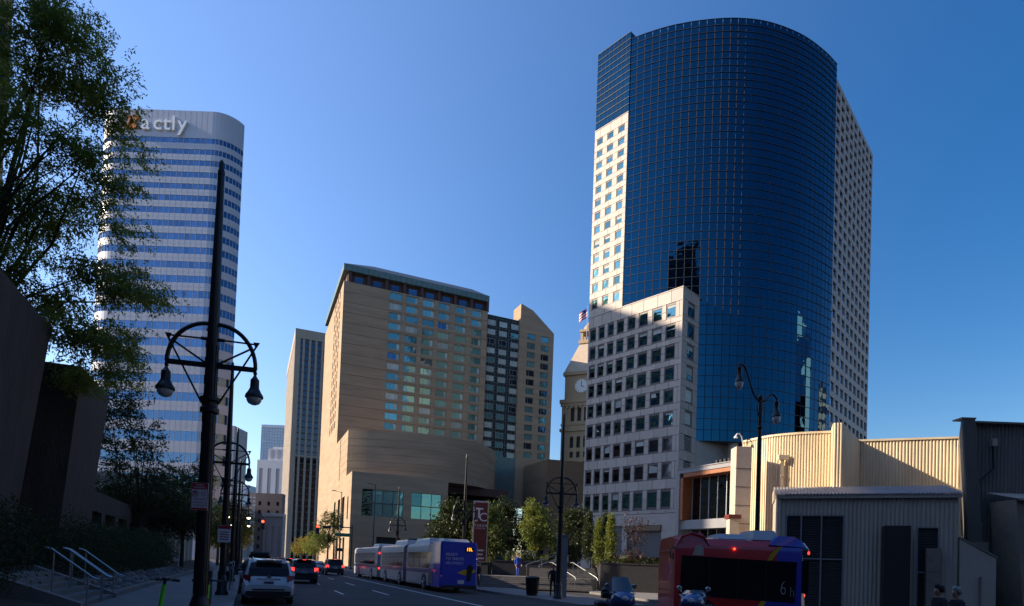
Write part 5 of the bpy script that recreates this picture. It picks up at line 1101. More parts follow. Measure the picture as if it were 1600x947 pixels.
# plain thin poles
for s_, t_, h_, lab in ((76, 14.2, 11.3, 'thin grey pole with a small cobra lamp above the white bus'), (99.0, 13.2, 12.5, 'slim street light pole beside the hotel corner')):
    r_ = thing('plain_light_pole', lab, 'light pole', xy(s_, t_), STA); b = MB(); b.tube([(0, 0, 0), (0, 0, h_)], [.1, .06], 8, 'mullion_dark'); b.build('pole', r_); b = MB(); b.tube([(0, 0, h_ - .1), (-1.0, 0, h_ + .1)], .035, 6, 'mullion_dark'); b.box(-1.5, -.9, -.1, .1, h_ + .05, h_ + .17, 'frame_grey'); b.build('lamp_arm', r_)
    q = MB(); q.box(-.45, .45, -.09, -.06, 3.0, 3.5, 'dull_dark'); q.build('sign_plate', r_)

# =================================================================== TRAFFIC SIGNALS
def signal(label, s_, t_, tarm, z, sgn=None):
    r_ = thing('traffic_signal', label, 'traffic light', xy(s_, t_), STA, 'red traffic lights at the junction')
    b = MB(); b.tube([(0, 0, 0), (0, 0, z + 1.0)], [.16, .11], 9, 'black_paint'); b.tube([(0, 0, z + 0.55), (tarm - t_, 0, z + .6)], [.09, .06], 8, 'black_paint'); b.build('mast', r_)
    x = tarm - t_; b = MB(); b.cbox(x - .28, x + .28, -.32, -.02, z - .75, z + .75, .05, 'black_plastic'); h_ = b.build('signal_head', r_)
    for k, m_ in enumerate(('red_lit', 'black_plastic', 'black_plastic')):
        b = MB(); b.lathe([(.2, 0), (.19, -.03), (.1, -.06)], (x, -.33, z + .45 - k * .45), 14, m_, axis='y'); b.build('lens', h_)
        b = MB(); b.tube([(x - .22, -.5, z + .45 - k * .45), (x - .16, -.5, z + .62 - k * .45), (x, -.5, z + .69 - k * .45), (x + .16, -.5, z + .62 - k * .45), (x + .22, -.5, z + .45 - k * .45)], .02, 4, 'black_plastic'); b.build('visor', h_)
    return r_, x
s1_, x1_ = signal('red traffic light hanging over the left lanes beside a white no turn sign', 99.5, -1.0, 1.75, 6.6)
b = MB(); b.box(-.1 + .4, .75 + .4, -.1, -.07, 6.5, 7.5, 'sign_white'); b.build('turn_sign', s1_); b = MB(); b.tube([(.5, -.12, 6.75), (.5, -.12, 7.2), (.75, -.12, 7.3), (1.0, -.12, 7.15)], .05, 5, 'black_plastic'); b.build('arrow', s1_)
s2_, x2_ = signal('red traffic light on a long arm before the hotel corner with a green street sign', 100, 15.2, 9.8, 6.35)
b = MB(); b.box(-2.6, -0.2, -.1, -.06, 5.4, 5.95, 'sign_green'); b.build('street_sign', s2_); b = MB(); b.box(-4.6, -3.3, -.12, -.06, 6.55, 7.0, 'black_plastic'); b.build('small_sign', s2_)
# parking regulation sign on the first lamp
pk = thing('parking_sign', 'red and white no parking sign strapped to the nearest lamp post', 'sign', xy(13.5, -0.85) + Vector((-0.02, -0.17, 0)), R(8))
b = MB(); b.cbox(-.155, .155, -.006, .006, 2.66, 3.2, .0, 'sign_white') if False else b.box(-.155, .155, -.006, .006, 2.66, 3.2, 'sign_white'); b.build('plate', pk)
b = MB(); b.box(-.15, .15, -.009, -.0065, 3.07, 3.195, 'traffic_red'); b.box(-.15, .15, -.009, -.0065, 2.665, 2.705, 'traffic_red')
for x in (-.15, .142): b.box(x, x + .008, -.009, -.0065, 2.705, 3.07, 'traffic_red')
b.build('red_bands', pk)
for tx, sz, x, z, m_ in (('STREET', .05, 0, 3.155, 'sign_white'), ('SWEEPING', .05, 0, 3.105, 'sign_white'), ('P', .11, -.08, 2.985, 'black_plastic'), ('2ND', .052, .07, 3.01, 'traffic_red'), ('TUE', .052, .07, 2.955, 'traffic_red'), ('2AM-6AM', .055, 0, 2.875, 'traffic_red'), ('TUESDAY &', .052, 0, 2.81, 'traffic_red'), ('THURSDAY', .052, 0, 2.75, 'traffic_red')): piece('lettering', text_mesh(tx, sz, .001, m_), pk, (x, -.011, z), UPRIGHT)
b = MB(); b.tube([(-.08 + .06 * math.cos(a), -.011, 2.985 + .06 * math.sin(a)) for a in [k * math.pi / 10 for k in range(21)]], .006, 5, 'traffic_red', caps=False); b.tube([(-.12, -.011, 3.025), (-.04, -.011, 2.945)], .006, 5, 'traffic_red'); b.build('prohibition_ring', pk)
pk2 = thing('loading_sign', 'small white and red kerb sign on the second lamp post', 'sign', xy(27.5, -0.95) + Vector((0.02, -0.18, 0)), R(8))
b = MB(); b.box(-.2, .3, -.006, .006, 2.3, 3.0, 'sign_white'); b.box(-.19, .29, -.009, -.0065, 2.85, 2.99, 'traffic_red'); b.build('plate', pk2)
for k in range(4): q = MB(); q.box(-.12, .22, -.009, -.0065, 2.4 + k * .1, 2.44 + k * .1, 'traffic_red'); q.build('printed_line', pk2)

# =================================================================== PAVEMENT FURNITURE
cn = thing('litter_bin', 'round black slatted litter bin on the right pavement by the steps', 'bin', xy(30.4, 14.6))
b = MB(); b.lathe([(.30, 0.14), (.31, .2), (.30, .25), (.34, 1.1)], (0, 0, 0), 16, 'black_plastic'); b.build('drum', cn, smooth=40)
for k in range(18): a = k * math.pi / 9; q = MB(); q.T = Matrix.Rotation(a, 4, 'Z'); q.add([(.305, -.035, .24), (.305, .035, .24), (.375, .035, 1.12), (.375, -.035, 1.12), (.325, -.035, .24), (.325, .035, .24), (.395, .035, 1.12), (.395, -.035, 1.12)], [(0, 1, 2, 3), (7, 6, 5, 4), (0, 4, 5, 1), (2, 6, 7, 3), (1, 5, 6, 2), (3, 7, 4, 0)], 'black_paint'); q.build('slat', cn)
b = MB(); b.lathe([(.40, 1.1), (.42, 1.14), (.36, 1.2), (.2, 1.22), (.2, 1.12)], (0, 0, 0), 18, 'black_plastic'); b.build('rim', cn, smooth=40)
pl = thing('stone_pillar', 'square grey stone pillar on the pavement right of the tall lamp', 'pillar', (2.75, 32.9, 0.1), R(6))
for k in range(3): q = MB(); q.box(-.27, .27, -.2, .2, k * 1.13, (k + 1) * 1.13 - .02, 'frame_grey'); q.build('block', pl)
b = MB(); b.box(-.25, .25, -.18, .18, 0, 3.3, 'joint'); b.box(-.29, .29, -.22, .22, 3.38, 3.46, 'frame_grey'); b.build('core', pl)
def stair_rail(label, p0, p1, h=0.95):
    p0, p1 = Vector(p0), Vector(p1); r_ = thing('stair_railing', label, 'railing', p0, 0, 'steel railings on the plaza stairs'); d = p1 - p0; U_ = Vector((0, 0, h))
    b = MB(); b.tube([U_ * 0.85 - d.normalized() * .12, U_, d + U_, d + U_ + Vector((d.x, d.y, 0)).normalized() * .35], .028, 7, 'steel_rail'); b.build('top_rail', r_, smooth=50)
    for k in range(3): b = MB(); e = d * (k / 2); b.tube([e, e + U_], .02, 6, 'steel_rail'); b.build('post', r_)
stair_rail('steel railing left of the plaza stairs near the bus rear', (-3.4, 44.0, .2), (-2.5, 45.6, 0.85)); stair_rail('steel railing rising in the middle of the plaza stairs', (1.2, 46.9, 0.95), (3.6, 49.2, 1.8)); stair_rail('second steel railing rising up the upper stairs', (2.2, 46.9, .95), (4.6, 49.2, 1.8)); stair_rail('railing dropping to the pavement right of the stone pillar', (4.6, 43.3, .15), (3.1, 45.6, 1.15)); stair_rail('railing beside the granite planter at the right of the stairs', (6.2, 43.4, .15), (4.7, 45.8, 1.2)); stair_rail('far railing below the columnar trees', (5.2, 47.0, 1.2), (7.6, 49.2, 2.2))
def meter(label, s_, t_):
    r_ = thing('parking_meter', label, 'parking meter', xy(s_, t_), STA, 'parking meters'); b = MB(); b.tube([(0, 0, .1), (0, 0, 1.1)], .035, 8, 'steel_rail'); b.build('post', r_); b = MB(); b.lathe([(.03, 0), (.08, .05), (.09, .2), (.08, .32), (.03, .38)], (0, 0, 1.1), 12, 'frame_grey'); b.build('meter_head', r_, smooth=45); b = MB(); b.box(-.05, .05, -.1, -.07, 1.26, 1.38, 'car_glass'); b.build('display', r_)
meter('grey parking meter just right of the second lamp post', 31, -0.75); meter('grey parking meter farther along the left kerb', 36, -0.75)
kb = thing('utility_cabinet', 'dark cabinet with a lime and yellow sticker and a grey dome behind the lamp post', 'cabinet', xy(22.5, -1.25), STA)
b = MB(); b.cbox(-.17, .17, -.17, .17, .14, 1.25, .04, 'black_plastic'); b.build('casing', kb); b = MB(); b.lathe([(.24, 0), (.26, .1), (.22, .24), (.1, .32), (.01, .34)], (0, 0, 1.25), 14, 'frame_grey'); b.build('dome', kb, smooth=60); b = MB(); b.box(-.12, .12, -.18, -.172, .8, .98, 'lime'); b.box(-.12, .12, -.181, -.173, .72, .8, 'yellow'); b.build('sticker', kb)
wb = thing('wire_bin', 'small wire waste basket beside the third left lamp post', 'bin', xy(38.5, -1.3)); b = MB(); b.lathe([(.26, .14), (.3, .8), (.32, .82), (.28, .84)], (0, 0, 0), 14, 'black_plastic'); b.build('drum', wb, smooth=40); b = MB(); b.lathe([(.31, .85), (.2, 1.05), (.02, 1.1)], (0, 0, 0), 12, 'frame_grey'); b.build('bag_cover', wb, smooth=50)
def scooter(label, loc, rz):
    r_ = thing('electric_scooter', label, 'scooter', loc, rz, 'electric scooters parked by the lamp post')
    b = MB(); b.cbox(-.08, .08, -.45, .35, .16, .22, .02, 'black_plastic'); b.build('deck', r_); b = MB(); b.tube([(0, .42, .2), (0, .36, .6), (0, .30, 1.0)], .042, 10, 'lime'); b.build('stem', r_, smooth=50); b = MB(); b.tube([(0, .3, .98), (0, .29, 1.08)], .03, 8, 'black_plastic'); b.tube([(-.3, .24, 1.09), (-.1, .28, 1.1), (.1, .28, 1.1), (.3, .24, 1.09)], .02, 8, 'black_plastic')
    for x in (-1, 1): b.tube([(x * .2, .26, 1.1), (x * .32, .23, 1.09)], .028, 8, 'rubber'); b.tube([(x * .17, .28, 1.1), (x * .22, .36, 1.09), (x * .3, .36, 1.08)], .008, 5, 'black_plastic')
    b.box(-.05, .05, .22, .32, 1.1, 1.14, 'black_plastic'); b.build('handlebar', r_, smooth=50)
    for y in (-.5, .45): b = MB(); b.lathe([(.06, -.03), (.11, -.028), (.125, -.015), (.125, .015), (.11, .028), (.06, .03)], (0, y, .125), 18, 'rubber', axis='x'); w_ = b.build('wheel', r_, smooth=40); b = MB(); b.lathe([(.06, -.025), (.06, .025)], (0, y, .125), 12, 'lime', axis='x'); b.build('hub', w_)
scooter('lime green electric scooter left of the nearest lamp post', xy(14.4, -1.35, .14), R(160)); scooter('second electric scooter right of the nearest lamp post', xy(14.6, -0.72, .14), R(195))
# =================================================================== VEHICLES
def wheel(parent, x, y, r=0.34, w=0.22, side=1, hub='alloy'):
    b = MB(); b.lathe([(r * 0.62, -w / 2), (r * 0.93, -w / 2), (r, -w * 0.35), (r, w * 0.35), (r * 0.93, w / 2), (r * 0.62, w / 2)], (x, y, r), 24, 'rubber', axis='x'); o = b.build('wheel', parent, smooth=40)
    b = MB(); b.lathe([(r * 0.63, -w * .40), (r * .63, w * .40)], (x, y, r), 20, 'dull_dark', axis='x')
    e = x + side * w * 0.46
    for k in range(5): a = k * 2 * math.pi / 5; b.tube([(e, y, r), (e, y + r * .6 * math.sin(a), r + r * .6 * math.cos(a))], r * 0.10, 5, hub)
    b.tube([(e, y + r * .6 * math.sin(a), r + r * .6 * math.cos(a)) for a in [k * math.pi / 12 for k in range(25)]], r * .05, 5, hub, caps=False); b.build('rim', o); return o
def car(name, label, loc, rz, paint, L=4.5, W=1.78, H=1.68, lights='tail_off', kind='suv', rails=False, plate=True, rack=False, group=None):
    """rear at y = 0, front at y = L"""
    r_ = thing(name, label, 'car', loc, rz, group); hw = W / 2
    if kind == 'suv': S = [(0, .36, .72, .74, .90, .86), (.06, .30, .86, .90, .97, .90), (.16, .28, .98, 1.02, .99, .86), (.34, .27, 1.02, H * .80, 1.0, .84), (.58, .26, 1.03, H - .06, 1.0, .80), (1.0, .26, 1.02, H, 1.0, .79), (2.2, .26, 1.0, H, 1.0, .79), (2.8, .26, .99, H - .09, 1.0, .78), (3.45, .26, .97, 1.03, 1.0, .84), (L - .45, .27, .86, .92, .97, .82), (L - .1, .32, .70, .76, .90, .78), (L, .36, .58, .60, .80, .7)]
    else: S = [(0, .36, .72, .76, .88, .80), (.07, .30, .86, .92, .95, .82), (.6, .26, .93, .99, .99, .82), (.75, .26, .93, 1.02, 1.0, .80), (1.35, .26, .93, H - .04, 1.0, .72), (1.8, .26, .92, H, 1.0, .72), (2.5, .26, .92, H - .03, 1.0, .72), (3.35, .26, .90, .98, 1.0, .8), (L - .4, .27, .8, .86, .96, .8), (L - .08, .32, .64, .7, .88, .76), (L, .36, .55, .58, .78, .7)]
    rings = []
    for y, zb, bl, tp, w, wt in S:
        w *= hw; wt *= hw; h_ = [(w * .86, zb), (w * .99, zb + .12), (w, lerp(zb, bl, .6)), (w * .975, bl), (wt, tp - .05), (wt * .80, tp)]
        rings.append([(x, y, z) for x, z in h_] + [(-x, y, z) for x, z in h_[::-1]])
    n = 12; b = MB(); vs = [p for q in rings for p in q]
    fs = [(i * n + j, i * n + (j + 1) % n, (i + 1) * n + (j + 1) % n, (i + 1) * n + j) for i in range(len(rings) - 1) for j in range(n)]
    fs += [tuple(range(n)), tuple(range((len(rings) - 1) * n + n - 1, (len(rings) - 1) * n - 1, -1))]
    b.add(vs, fs, paint); b.build('body', r_, smooth=38)
    def on(i, j, f, g, off):           # point on the loft between ring i and i+1, ring vertex j and j+1
        a = [Vector(rings[i][j]), Vector(rings[i][j + 1]), Vector(rings[i + 1][j + 1]), Vector(rings[i + 1][j])]
        p = a[0].lerp(a[1], g).lerp(a[3].lerp(a[2], g), f); nr = (a[1] - a[0]).cross(a[3] - a[0]); nr = nr.normalized() * off
        return p, nr
    ri = (2, 4) if kind == 'suv' else (3, 4)
    # rear window
    i0, i1 = ri; b = MB(); zA, zB = rings[i0], rings[i1]
    yb, zb_, yt, zt_ = zA[5][1] + .03, zA[5][2] + .04, zB[5][1] - .02, zB[5][2] - .07
    wb, wt_ = zA[4][0] * .93, zB[4][0] * .92; mid_y, mid_z = lerp(yb, yt, .5), lerp(zb_, zt_, .5)
    if kind == 'suv': m3 = rings[3][5]; mid_y, mid_z = m3[1], m3[2]
    pts = [(-wb, yb - .02, zb_), (wb, yb - .02, zb_), (lerp(wb, wt_, .55), mid_y - .035, mid_z + .0), (-lerp(wb, wt_, .55), mid_y - .035, mid_z)]; pts2 = [(-lerp(wb, wt_, .55), mid_y - .035, mid_z), (lerp(wb, wt_, .55), mid_y - .035, mid_z), (wt_ * .96, yt - .045, zt_), (-wt_ * .96, yt - .045, zt_)]
    b.poly(pts, 'car_glass'); b.poly(pts2, 'car_glass'); rw_ = b.build('rear_window', r_)
    if kind == 'suv': b = MB(); b.box(-.5 * hw, .5 * hw, yt - .22, yt + .1, H - .06, H - .02, paint); b.build('spoiler', r_); b = MB(); b.box(-.12, .12, yt - .225, yt - .2, H - .055, H - .03, lights); b.build('brake_light', r_)
    b = MB(); b.tube([(0, yb - .05, zb_ + .02), (.3, lerp(yb, mid_y, .4) - .06, lerp(zb_, mid_z, .4))], .012, 5, 'black_plastic'); b.build('wiper', rw_)
    # side windows
    for sgn in (0, 1):
        for i, f0, f1 in (((4, .3, 1), (5, .05, .48), (5, .54, 1), (6, .04, .96), (7, .1, .7)) if kind == 'suv' else ((4, .1, 1), (5, .05, .95), (6, .1, .75))):
            j = 3 if sgn == 0 else 7; b = MB(); g0, g1 = (.12, .86) if sgn == 0 else (.14, .88); P_ = []
            for f, g in ((f0, g0), (f1, g0), (f1, g1), (f0, g1)): p, nr = on(i, j, f, g, .012); P_.append(p - nr if False else p + Vector((math.copysign(.012, p.x), 0, .004)))
            b.poly(P_, 'car_glass'); b.build('side_window', r_)
        sx = 1 if sgn == 0 else -1
        b = MB(); yw = 3.0 if kind == 'suv' else 2.8; b.cbox(min(sx * hw, sx * (hw + .19)), max(sx * hw, sx * (hw + .19)), yw - .06, yw + .06, 1.0, 1.16, .03, paint); b.build('mirror', r_)
        # tail lights
        b = MB(); x0, x1 = sx * hw * .70, sx * hw * .985
        if kind == 'suv': b.add([(x0, -.005 + .03, .86), (x1, .10, .80), (x1, .20, 1.10), (x0, .10, 1.10), (x0, .2, .86), (x1 * 1.012, .42, .86), (x1 * 1.012, .42, 1.04), (x0, .25, 1.1)], [(0, 1, 2, 3), (1, 5, 6, 2), (3, 2, 6, 7)], lights)
        else: b.add([(x0 * .7, .0, .70), (x1 * .98, .06, .70), (x1 * .985, .06, .86), (x0 * .7, 0.02, .86), (x1 * 1.01, .4, .76), (x1 * 1.01, .4, .84)], [(0, 1, 2, 3), (1, 4, 5, 2)], lights)
        tlg = b.build('tail_light', r_)
        if kind == 'suv': b = MB(); b.add([(x0, .01, .76), (x1, .075, .74), (x1, .095, .80), (x0, .02, .86)], [(0, 1, 2, 3)], 'sign_white'); b.build('reversing_lens', tlg)
        for y in (.92, L - .85): wheel(r_, sx * (hw - .10), y, .345, .22, sx)
    b = MB(); b.box(-hw * .86, hw * .86, -.03, .1, .34, .52, 'black_plastic'); b.box(-hw * .6, hw * .6, -.02, .1, .26, .36, 'dull_dark'); b.build('lower_bumper', r_)
    b = MB(); b.box(-.62 * hw, .62 * hw, -.012, .06, .545, .60, 'black_plastic'); b.build('bumper_step', r_)
    if plate: b = MB(); z = .74 if kind == 'suv' else .60; b.box(-.18, .18, .0 if kind == 'suv' else -.03, .08, z, z + .17, 'plate'); b.box(-.16, .16, -.004 if kind == 'suv' else -.034, .0, z + .05, z + .12, 'bus_navy'); b.build('number_plate', r_)
    if kind == 'suv': b = MB(); b.box(-.4, .4, .06, .12, .945, .985, 'chrome' if paint == 'black_car' else paint); b.build('tailgate_trim', r_); b = MB(); b.lathe([(.075, 0), (.07, -.02)], (0, .1, 1.03), 14, 'chrome', axis='y'); b.build('emblem', r_)
    if rails:
        for sx in (-1, 1): b = MB(); b.tube([(sx * .62 * hw, .7, H - .03), (sx * .64 * hw, .85, H + .06), (sx * .64 * hw, 2.4, H + .07), (sx * .62 * hw, 2.6, H - .04)], .022, 6, 'chrome'); b.build('roof_rail', r_)
    if rack: b = MB(); b.cbox(-.52, .52, .9, 2.2, H + .14, H + .36, .06, 'black_plastic'); b.box(-.6, .6, 1.1, 1.16, H, H + .14, 'black_plastic'); b.box(-.6, .6, 1.9, 1.96, H, H + .14, 'black_plastic'); b.build('roof_box', r_)
    return r_
def on_road(s, t): return xy(s, t, 0.004)
car('white_estate_car', 'white car with dark rear window parked at the left kerb, nearest of all', on_road(23.7, 0.72), STA, 'white_car', rails=True)
car('black_estate_car', 'dark parked car just ahead of the white one, its roof seen past it', on_road(30.2, 0.55), STA, 'black_car', rails=True)
car('roof_box_car', 'parked car with a black roof box showing above the white car', on_road(37.5, 0.6), STA, 'navy_car', rack=True)
car('parked_car', 'small dark parked car farther along the left kerb', on_road(45.5, 0.55), STA, 'navy_car', kind='sedan', H=1.45, group='cars parked along the left kerb')
car('parked_car', 'farthest dark parked car along the left kerb by the yellow tree', on_road(53.5, 0.55), STA, 'black_car', group='cars parked along the left kerb')
car('black_crossover', 'black crossover with lit brake lights in the lane beside the white car', on_road(43.5, 3.55), STA, 'black_car', lights='tail_lit', W=1.86)
car('silver_sedan', 'silver sedan with brake lights on, between the two black vehicles', on_road(73.5, 7.55), STA, 'grey_car', kind='sedan', H=1.45, lights='tail_lit')
car('dark_suv', 'dark tall car with brake lights on next to the white bus', on_road(66.5, 8.55), STA, 'black_car', lights='tail_lit', W=1.9, H=1.75)
car('queued_car', 'red lit dark car queued ahead of the black crossover', on_road(57, 3.5), STA, 'navy_car', lights='tail_lit', H=1.7, group='cars queued at the signal')
car('queued_car', 'pale car queued at the far signal in the second lane', on_road(86, 4.4), STA, 'grey_car', kind='sedan', lights='tail_lit', H=1.45, group='cars queued at the signal')
car('queued_car', 'dark car queued at the far signal in the left lane', on_road(79, 2.3), STA, 'black_car', lights='tail_lit', H=1.65, group='cars queued at the signal')
car('distant_car', 'white van-like car far down the street beyond the junction', on_road(150, 4.0), STA, 'white_car', lights='tail_lit', H=1.75, group='cars far down the street')
car('distant_car', 'dark car far down the street beyond the junction', on_road(162, 7.5), STA, 'black_car', lights='tail_lit', H=1.65, group='cars far down the street')

def bus_section(r_, y0, y1, W, H, wheels, winx, top='bus_white', skirt='bus_white', first=True):
    """bus shell from y0 to y1 (rear towards smaller y); left side (x = 0) faces the road"""
    b = MB(); c = .10
    prof = [(0.02, .32), (0, .5), (0, H - .35), (.05, H - .14), (.22, H - .02), (W / 2, H), (W - .22, H - .02), (W - .05, H - .14), (W, H - .35), (W, .5), (W - .02, .32)]
    vs = [(x, y0, z) for x, z in prof] + [(x, y1, z) for x, z in prof]; n = len(prof)
    b.add(vs, [(i, n + i, n + (i + 1) % n, (i + 1) % n) for i in range(n)] + [tuple(range(n)), tuple(range(2 * n - 1, n - 1, -1))], top); b.build('body', r_, smooth=30)
    b = MB(); b.box(-.012, 0, y0 + winx[0], y1 - winx[1], 1.42, 2.45, 'car_glass'); b.box(W, W + .012, y0 + winx[0], y1 - winx[1], 1.42, 2.45, 'car_glass'); wb = b.build('window_band', r_)
    k = max(2, round((y1 - y0 - sum(winx)) / 1.45)); b = MB()
    for i in range(1, k): y = lerp(y0 + winx[0], y1 - winx[1], i / k); b.box(-.02, -.012, y - .03, y + .03, 1.42, 2.45, 'black_plastic')
    b.box(-.02, -.012, y0 + winx[0], y1 - winx[1], 2.08, 2.11, 'black_plastic'); b.build('window_bar', wb)
    b = MB(); b.box(-.014, 0.01, y0 + .05, y1 - .05, 1.12, 1.36, 'bus_navy'); b.build('blue_stripe', r_)
    for y in wheels:
        b = MB(); b.lathe([(.56, 0), (.56, .02)], (-.016, y, .5), 20, 'dull_dark', axis='x'); b.build('wheel_arch', r_)
        wheel(r_, .12, y, .48, .30, -1); wheel(r_, W - .12, y, .48, .30, 1)
    b = MB(); ys = sorted([y0] + [w + .62 for w in wheels] + [w - .62 for w in wheels] + [y1])
    for i in range(0, len(ys) - 1, 2):
        if ys[i + 1] - ys[i] > .5: b.box(-.010, 0.0, ys[i] + .06, ys[i + 1] - .06, .40, 1.08, 'bus_white')
    b.build('skirt_panel', r_)
def roof_pod(r_, x0, x1, y0, y1, z0, z1, m='bus_white'):
    b = MB(); b.add([(x0, y0, z0), (x1, y0, z0), (x1, y1, z0), (x0, y1, z0), (x0 + .12, y0 + .25, z1), (x1 - .12, y0 + .25, z1), (x1 - .12, y1 - .25, z1), (x0 + .12, y1 - .25, z1)], [(4, 5, 6, 7), (0, 1, 5, 4), (1, 2, 6, 5), (2, 3, 7, 6), (3, 0, 4, 7)], m); b.build('roof_unit', r_)
ab = thing('articulated_bus', 'white and navy articulated bus with a bright blue advert on its rear', 'bus', on_road(34.4, 10.45), STA)
BW, BH = 2.35, 3.05
bus_section(ab, 2.6, 8.4, BW, BH, [3.6], (.5, .25)); bus_section(ab, 9.4, 17.8, BW, BH, [10.4, 15.6], (.2, .5))
b = MB()
for k in range(8): y = 8.42 + k * .12; b.box(.05 + .03 * (k % 2), BW - .05 - .03 * (k % 2), y, y + .12, .5, BH - .08 - .03 * (k % 2), 'bus_navy')
b.build('bellows', ab)
b = MB(); b.prism([(.0, .14), (.10, .02), (BW - .10, .02), (BW, .14), (BW, 2.6), (0, 2.6)], .34, BH - .12, 'bus_blue'); b.prism([(.04, .2), (.14, .1), (BW - .14, .1), (BW - .04, .2), (BW - .04, 2.6), (.04, 2.6)], BH - .12, BH + .02, 'bus_blue'); b.build('rear_body', ab)
b = MB(); b.box(-.004, .05, 1.5, 2.6, 1.4, BH - .1, 'bus_white'); b.box(-.008, .05, 1.6, 2.5, .42, 1.3, 'mullion_dark')
for k in range(8): b.box(-.014, -.006, 1.65, 2.45, .5 + k * .1, .53 + k * .1, 'grey_steel')
b.add([(-.012, 2.5, 1.42), (-.012, 3.2, 1.42), (-.012, 3.2, 2.45), (-.012, 1.9, 2.45)], [(0, 3, 2, 1)], 'car_glass'); b.build('engine_panel', ab)
for txt, sz, z in (('READY', .24, 2.30), ('TO WRITE', .24, 2.04), ('HIS STORY?', .22, 1.78)): piece('lettering', text_mesh(txt, sz, .003, 'white_print', align='LEFT'), ab, (.3, .012, z), UPRIGHT)
b = MB(); b.box(1.5, 2.05, .0, .03, 2.48, 2.78, 'dull_dark'); b.build('route_display', ab); piece('route_number', text_mesh('15L', .27, .004, 'amber_lit'), ab, (1.78, -.006, 2.63), UPRIGHT)
b = MB(); b.add([(1.05, .012, 1.22), (1.5, .012, 1.42), (1.95, .012, 1.36), (2.2, .012, 1.46), (2.25, .012, 1.3), (2.0, .012, 1.2), (1.9, .012, 1.05), (1.4, .012, 1.1)], [tuple(range(8))], 'yellow'); b.add([(1.65, .011, .7), (1.9, .011, .72), (2.05, .011, 1.6), (1.85, .011, 1.75), (1.65, .011, 1.6)], [tuple(range(5))], 'dark_cloth'); b.build('advert_figure', ab)
b = MB(); b.box(1.1, 1.5, 0.0, .03, .55, .78, 'plate'); b.build('number_plate', ab)
for x in (.12, BW - .22):
    for z in (.75, 1.0, 1.25): b = MB(); b.lathe([(.055, 0), (.05, -.015)], (x, .06, z), 10, 'sign_white' if z != 1.0 else 'tail_lit', axis='y'); b.build('tail_light', ab)
b = MB(); b.box(.06, BW - .06, -.06, .3, .28, .46, 'black_plastic'); b.build('rear_bumper', ab)
roof_pod(ab, .3, BW - .3, .6, 2.2, BH, BH + .22); roof_pod(ab, .25, BW - .25, 3.6, 7.2, BH - .01, BH + .34); roof_pod(ab, .25, BW - .25, 9.6, 13.6, BH - .01, BH + .36)
b1 = thing('white_bus', 'white city bus with a dark window band standing ahead of the articulated bus', 'bus', on_road(53.6, 10.45), STA)
bus_section(b1, .0, 12.6, BW, BH, [2.6, 9.6], (1.2, .4)); b = MB(); b.box(.25, BW - .25, -.03, 0, 1.6, 2.4, 'car_glass'); b.build('rear_window', b1)
b = MB(); b.box(.5, BW - .5, -.035, 0, .55, 1.3, 'mullion_dark'); b.build('engine_grille', b1); b = MB(); b.box(.5, 1.7, -.04, -.01, 2.55, 2.8, 'dull_dark'); b.build('route_display', b1)
for x in (.1, BW - .22):
    for z, m_ in ((1.0, 'tail_lit'), (2.35, 'tail_lit'), (.8, 'sign_white')): b = MB(); b.box(x, x + .12, -.03, .02, z, z + .16, m_); b.build('tail_light', b1)
roof_pod(b1, .3, BW - .3, 1.0, 4.0, BH - .01, BH + .25)
# red and blue shuttle crossing in front: long side to the viewer
sh = thing('red_blue_shuttle', 'red and blue shuttle bus passing on the cross street at the lower right', 'bus', (5.5, 20.4, 0.004), R(-1.5))
SLN, SW, SH_ = 4.35, 2.5, 2.98
b = MB(); prof = [(0.0, .32), (0, 2.52), (.05, 2.72), (.22, 2.92), (.5, 2.98), (SW - .5, 2.98), (SW - .22, 2.92), (SW, 2.6), (SW, .32)]; n = len(prof)
def sect(mb, x0, x1, m, pr=prof, dx0=0, sk=0):
    k = len(pr); v_ = [(x0, y, z) for y, z in pr] + [(x1 + (z - .32) * sk, y, z) for y, z in pr]; mb.add(v_, [(i, (i + 1) % k, k + (i + 1) % k, k + i) for i in range(k)] + [tuple(range(k - 1, -1, -1)), tuple(range(k, 2 * k))], m)
sect(b, .04, 3.45, 'bus_red'); b.build('red_body', sh, smooth=25)
b = MB(); sect(b, 3.45, 4.3, 'bus_royal'); b.add([(4.3, .06, .34), (4.3, SW - .06, .34), (4.3, SW - .2, 2.85), (4.3, .2, 2.85), (4.52, .2, .5), (4.52, SW - .2, .5), (4.42, SW - .3, 2.75), (4.42, .3, 2.75)], [(0, 1, 5, 4), (1, 2, 6, 5), (2, 3, 7, 6), (3, 0, 4, 7), (4, 5, 6, 7)], 'bus_royal'); b.build('blue_body', sh, smooth=25)
b = MB(); b.add([(3.28, -.012, 2.28), (3.6, -.012, 2.74), (3.34, -.012, 2.52), (3.46, -.012, 2.72), (3.18, -.012, 2.44)], [(0, 1, 2), (0, 2, 4), (2, 3, 4)], 'yellow'); b.build('yellow_flash', sh); b = MB(); b.add([(3.46, -.0125, 2.74), (3.62, -.012, 2.74), (3.22, -.012, 2.25), (3.1, -.012, 2.25)], [(0, 3, 2, 1)], 'yellow'); b.build('yellow_flash', sh); b = MB(); b.add([(2.75, -.012, .6), (2.95, -.012, .6), (3.15, -.012, .92), (2.98, -.012, .92)], [(0, 1, 2, 3)], 'yellow'); b.build('yellow_flash', sh)
b = MB(); b.add([(.22, -.014, 1.0), (4.08, -.014, .86), (4.12, -.014, 2.24), (.26, -.014, 2.34)], [(0, 1, 2, 3)], 'car_glass'); wb = b.build('window_band', sh)
for x in (1.2, 2.15, 3.1): b = MB(); b.box(x - .012, x + .012, -.02, -.015, .95, 2.28, 'black_plastic'); b.build('window_bar', wb)
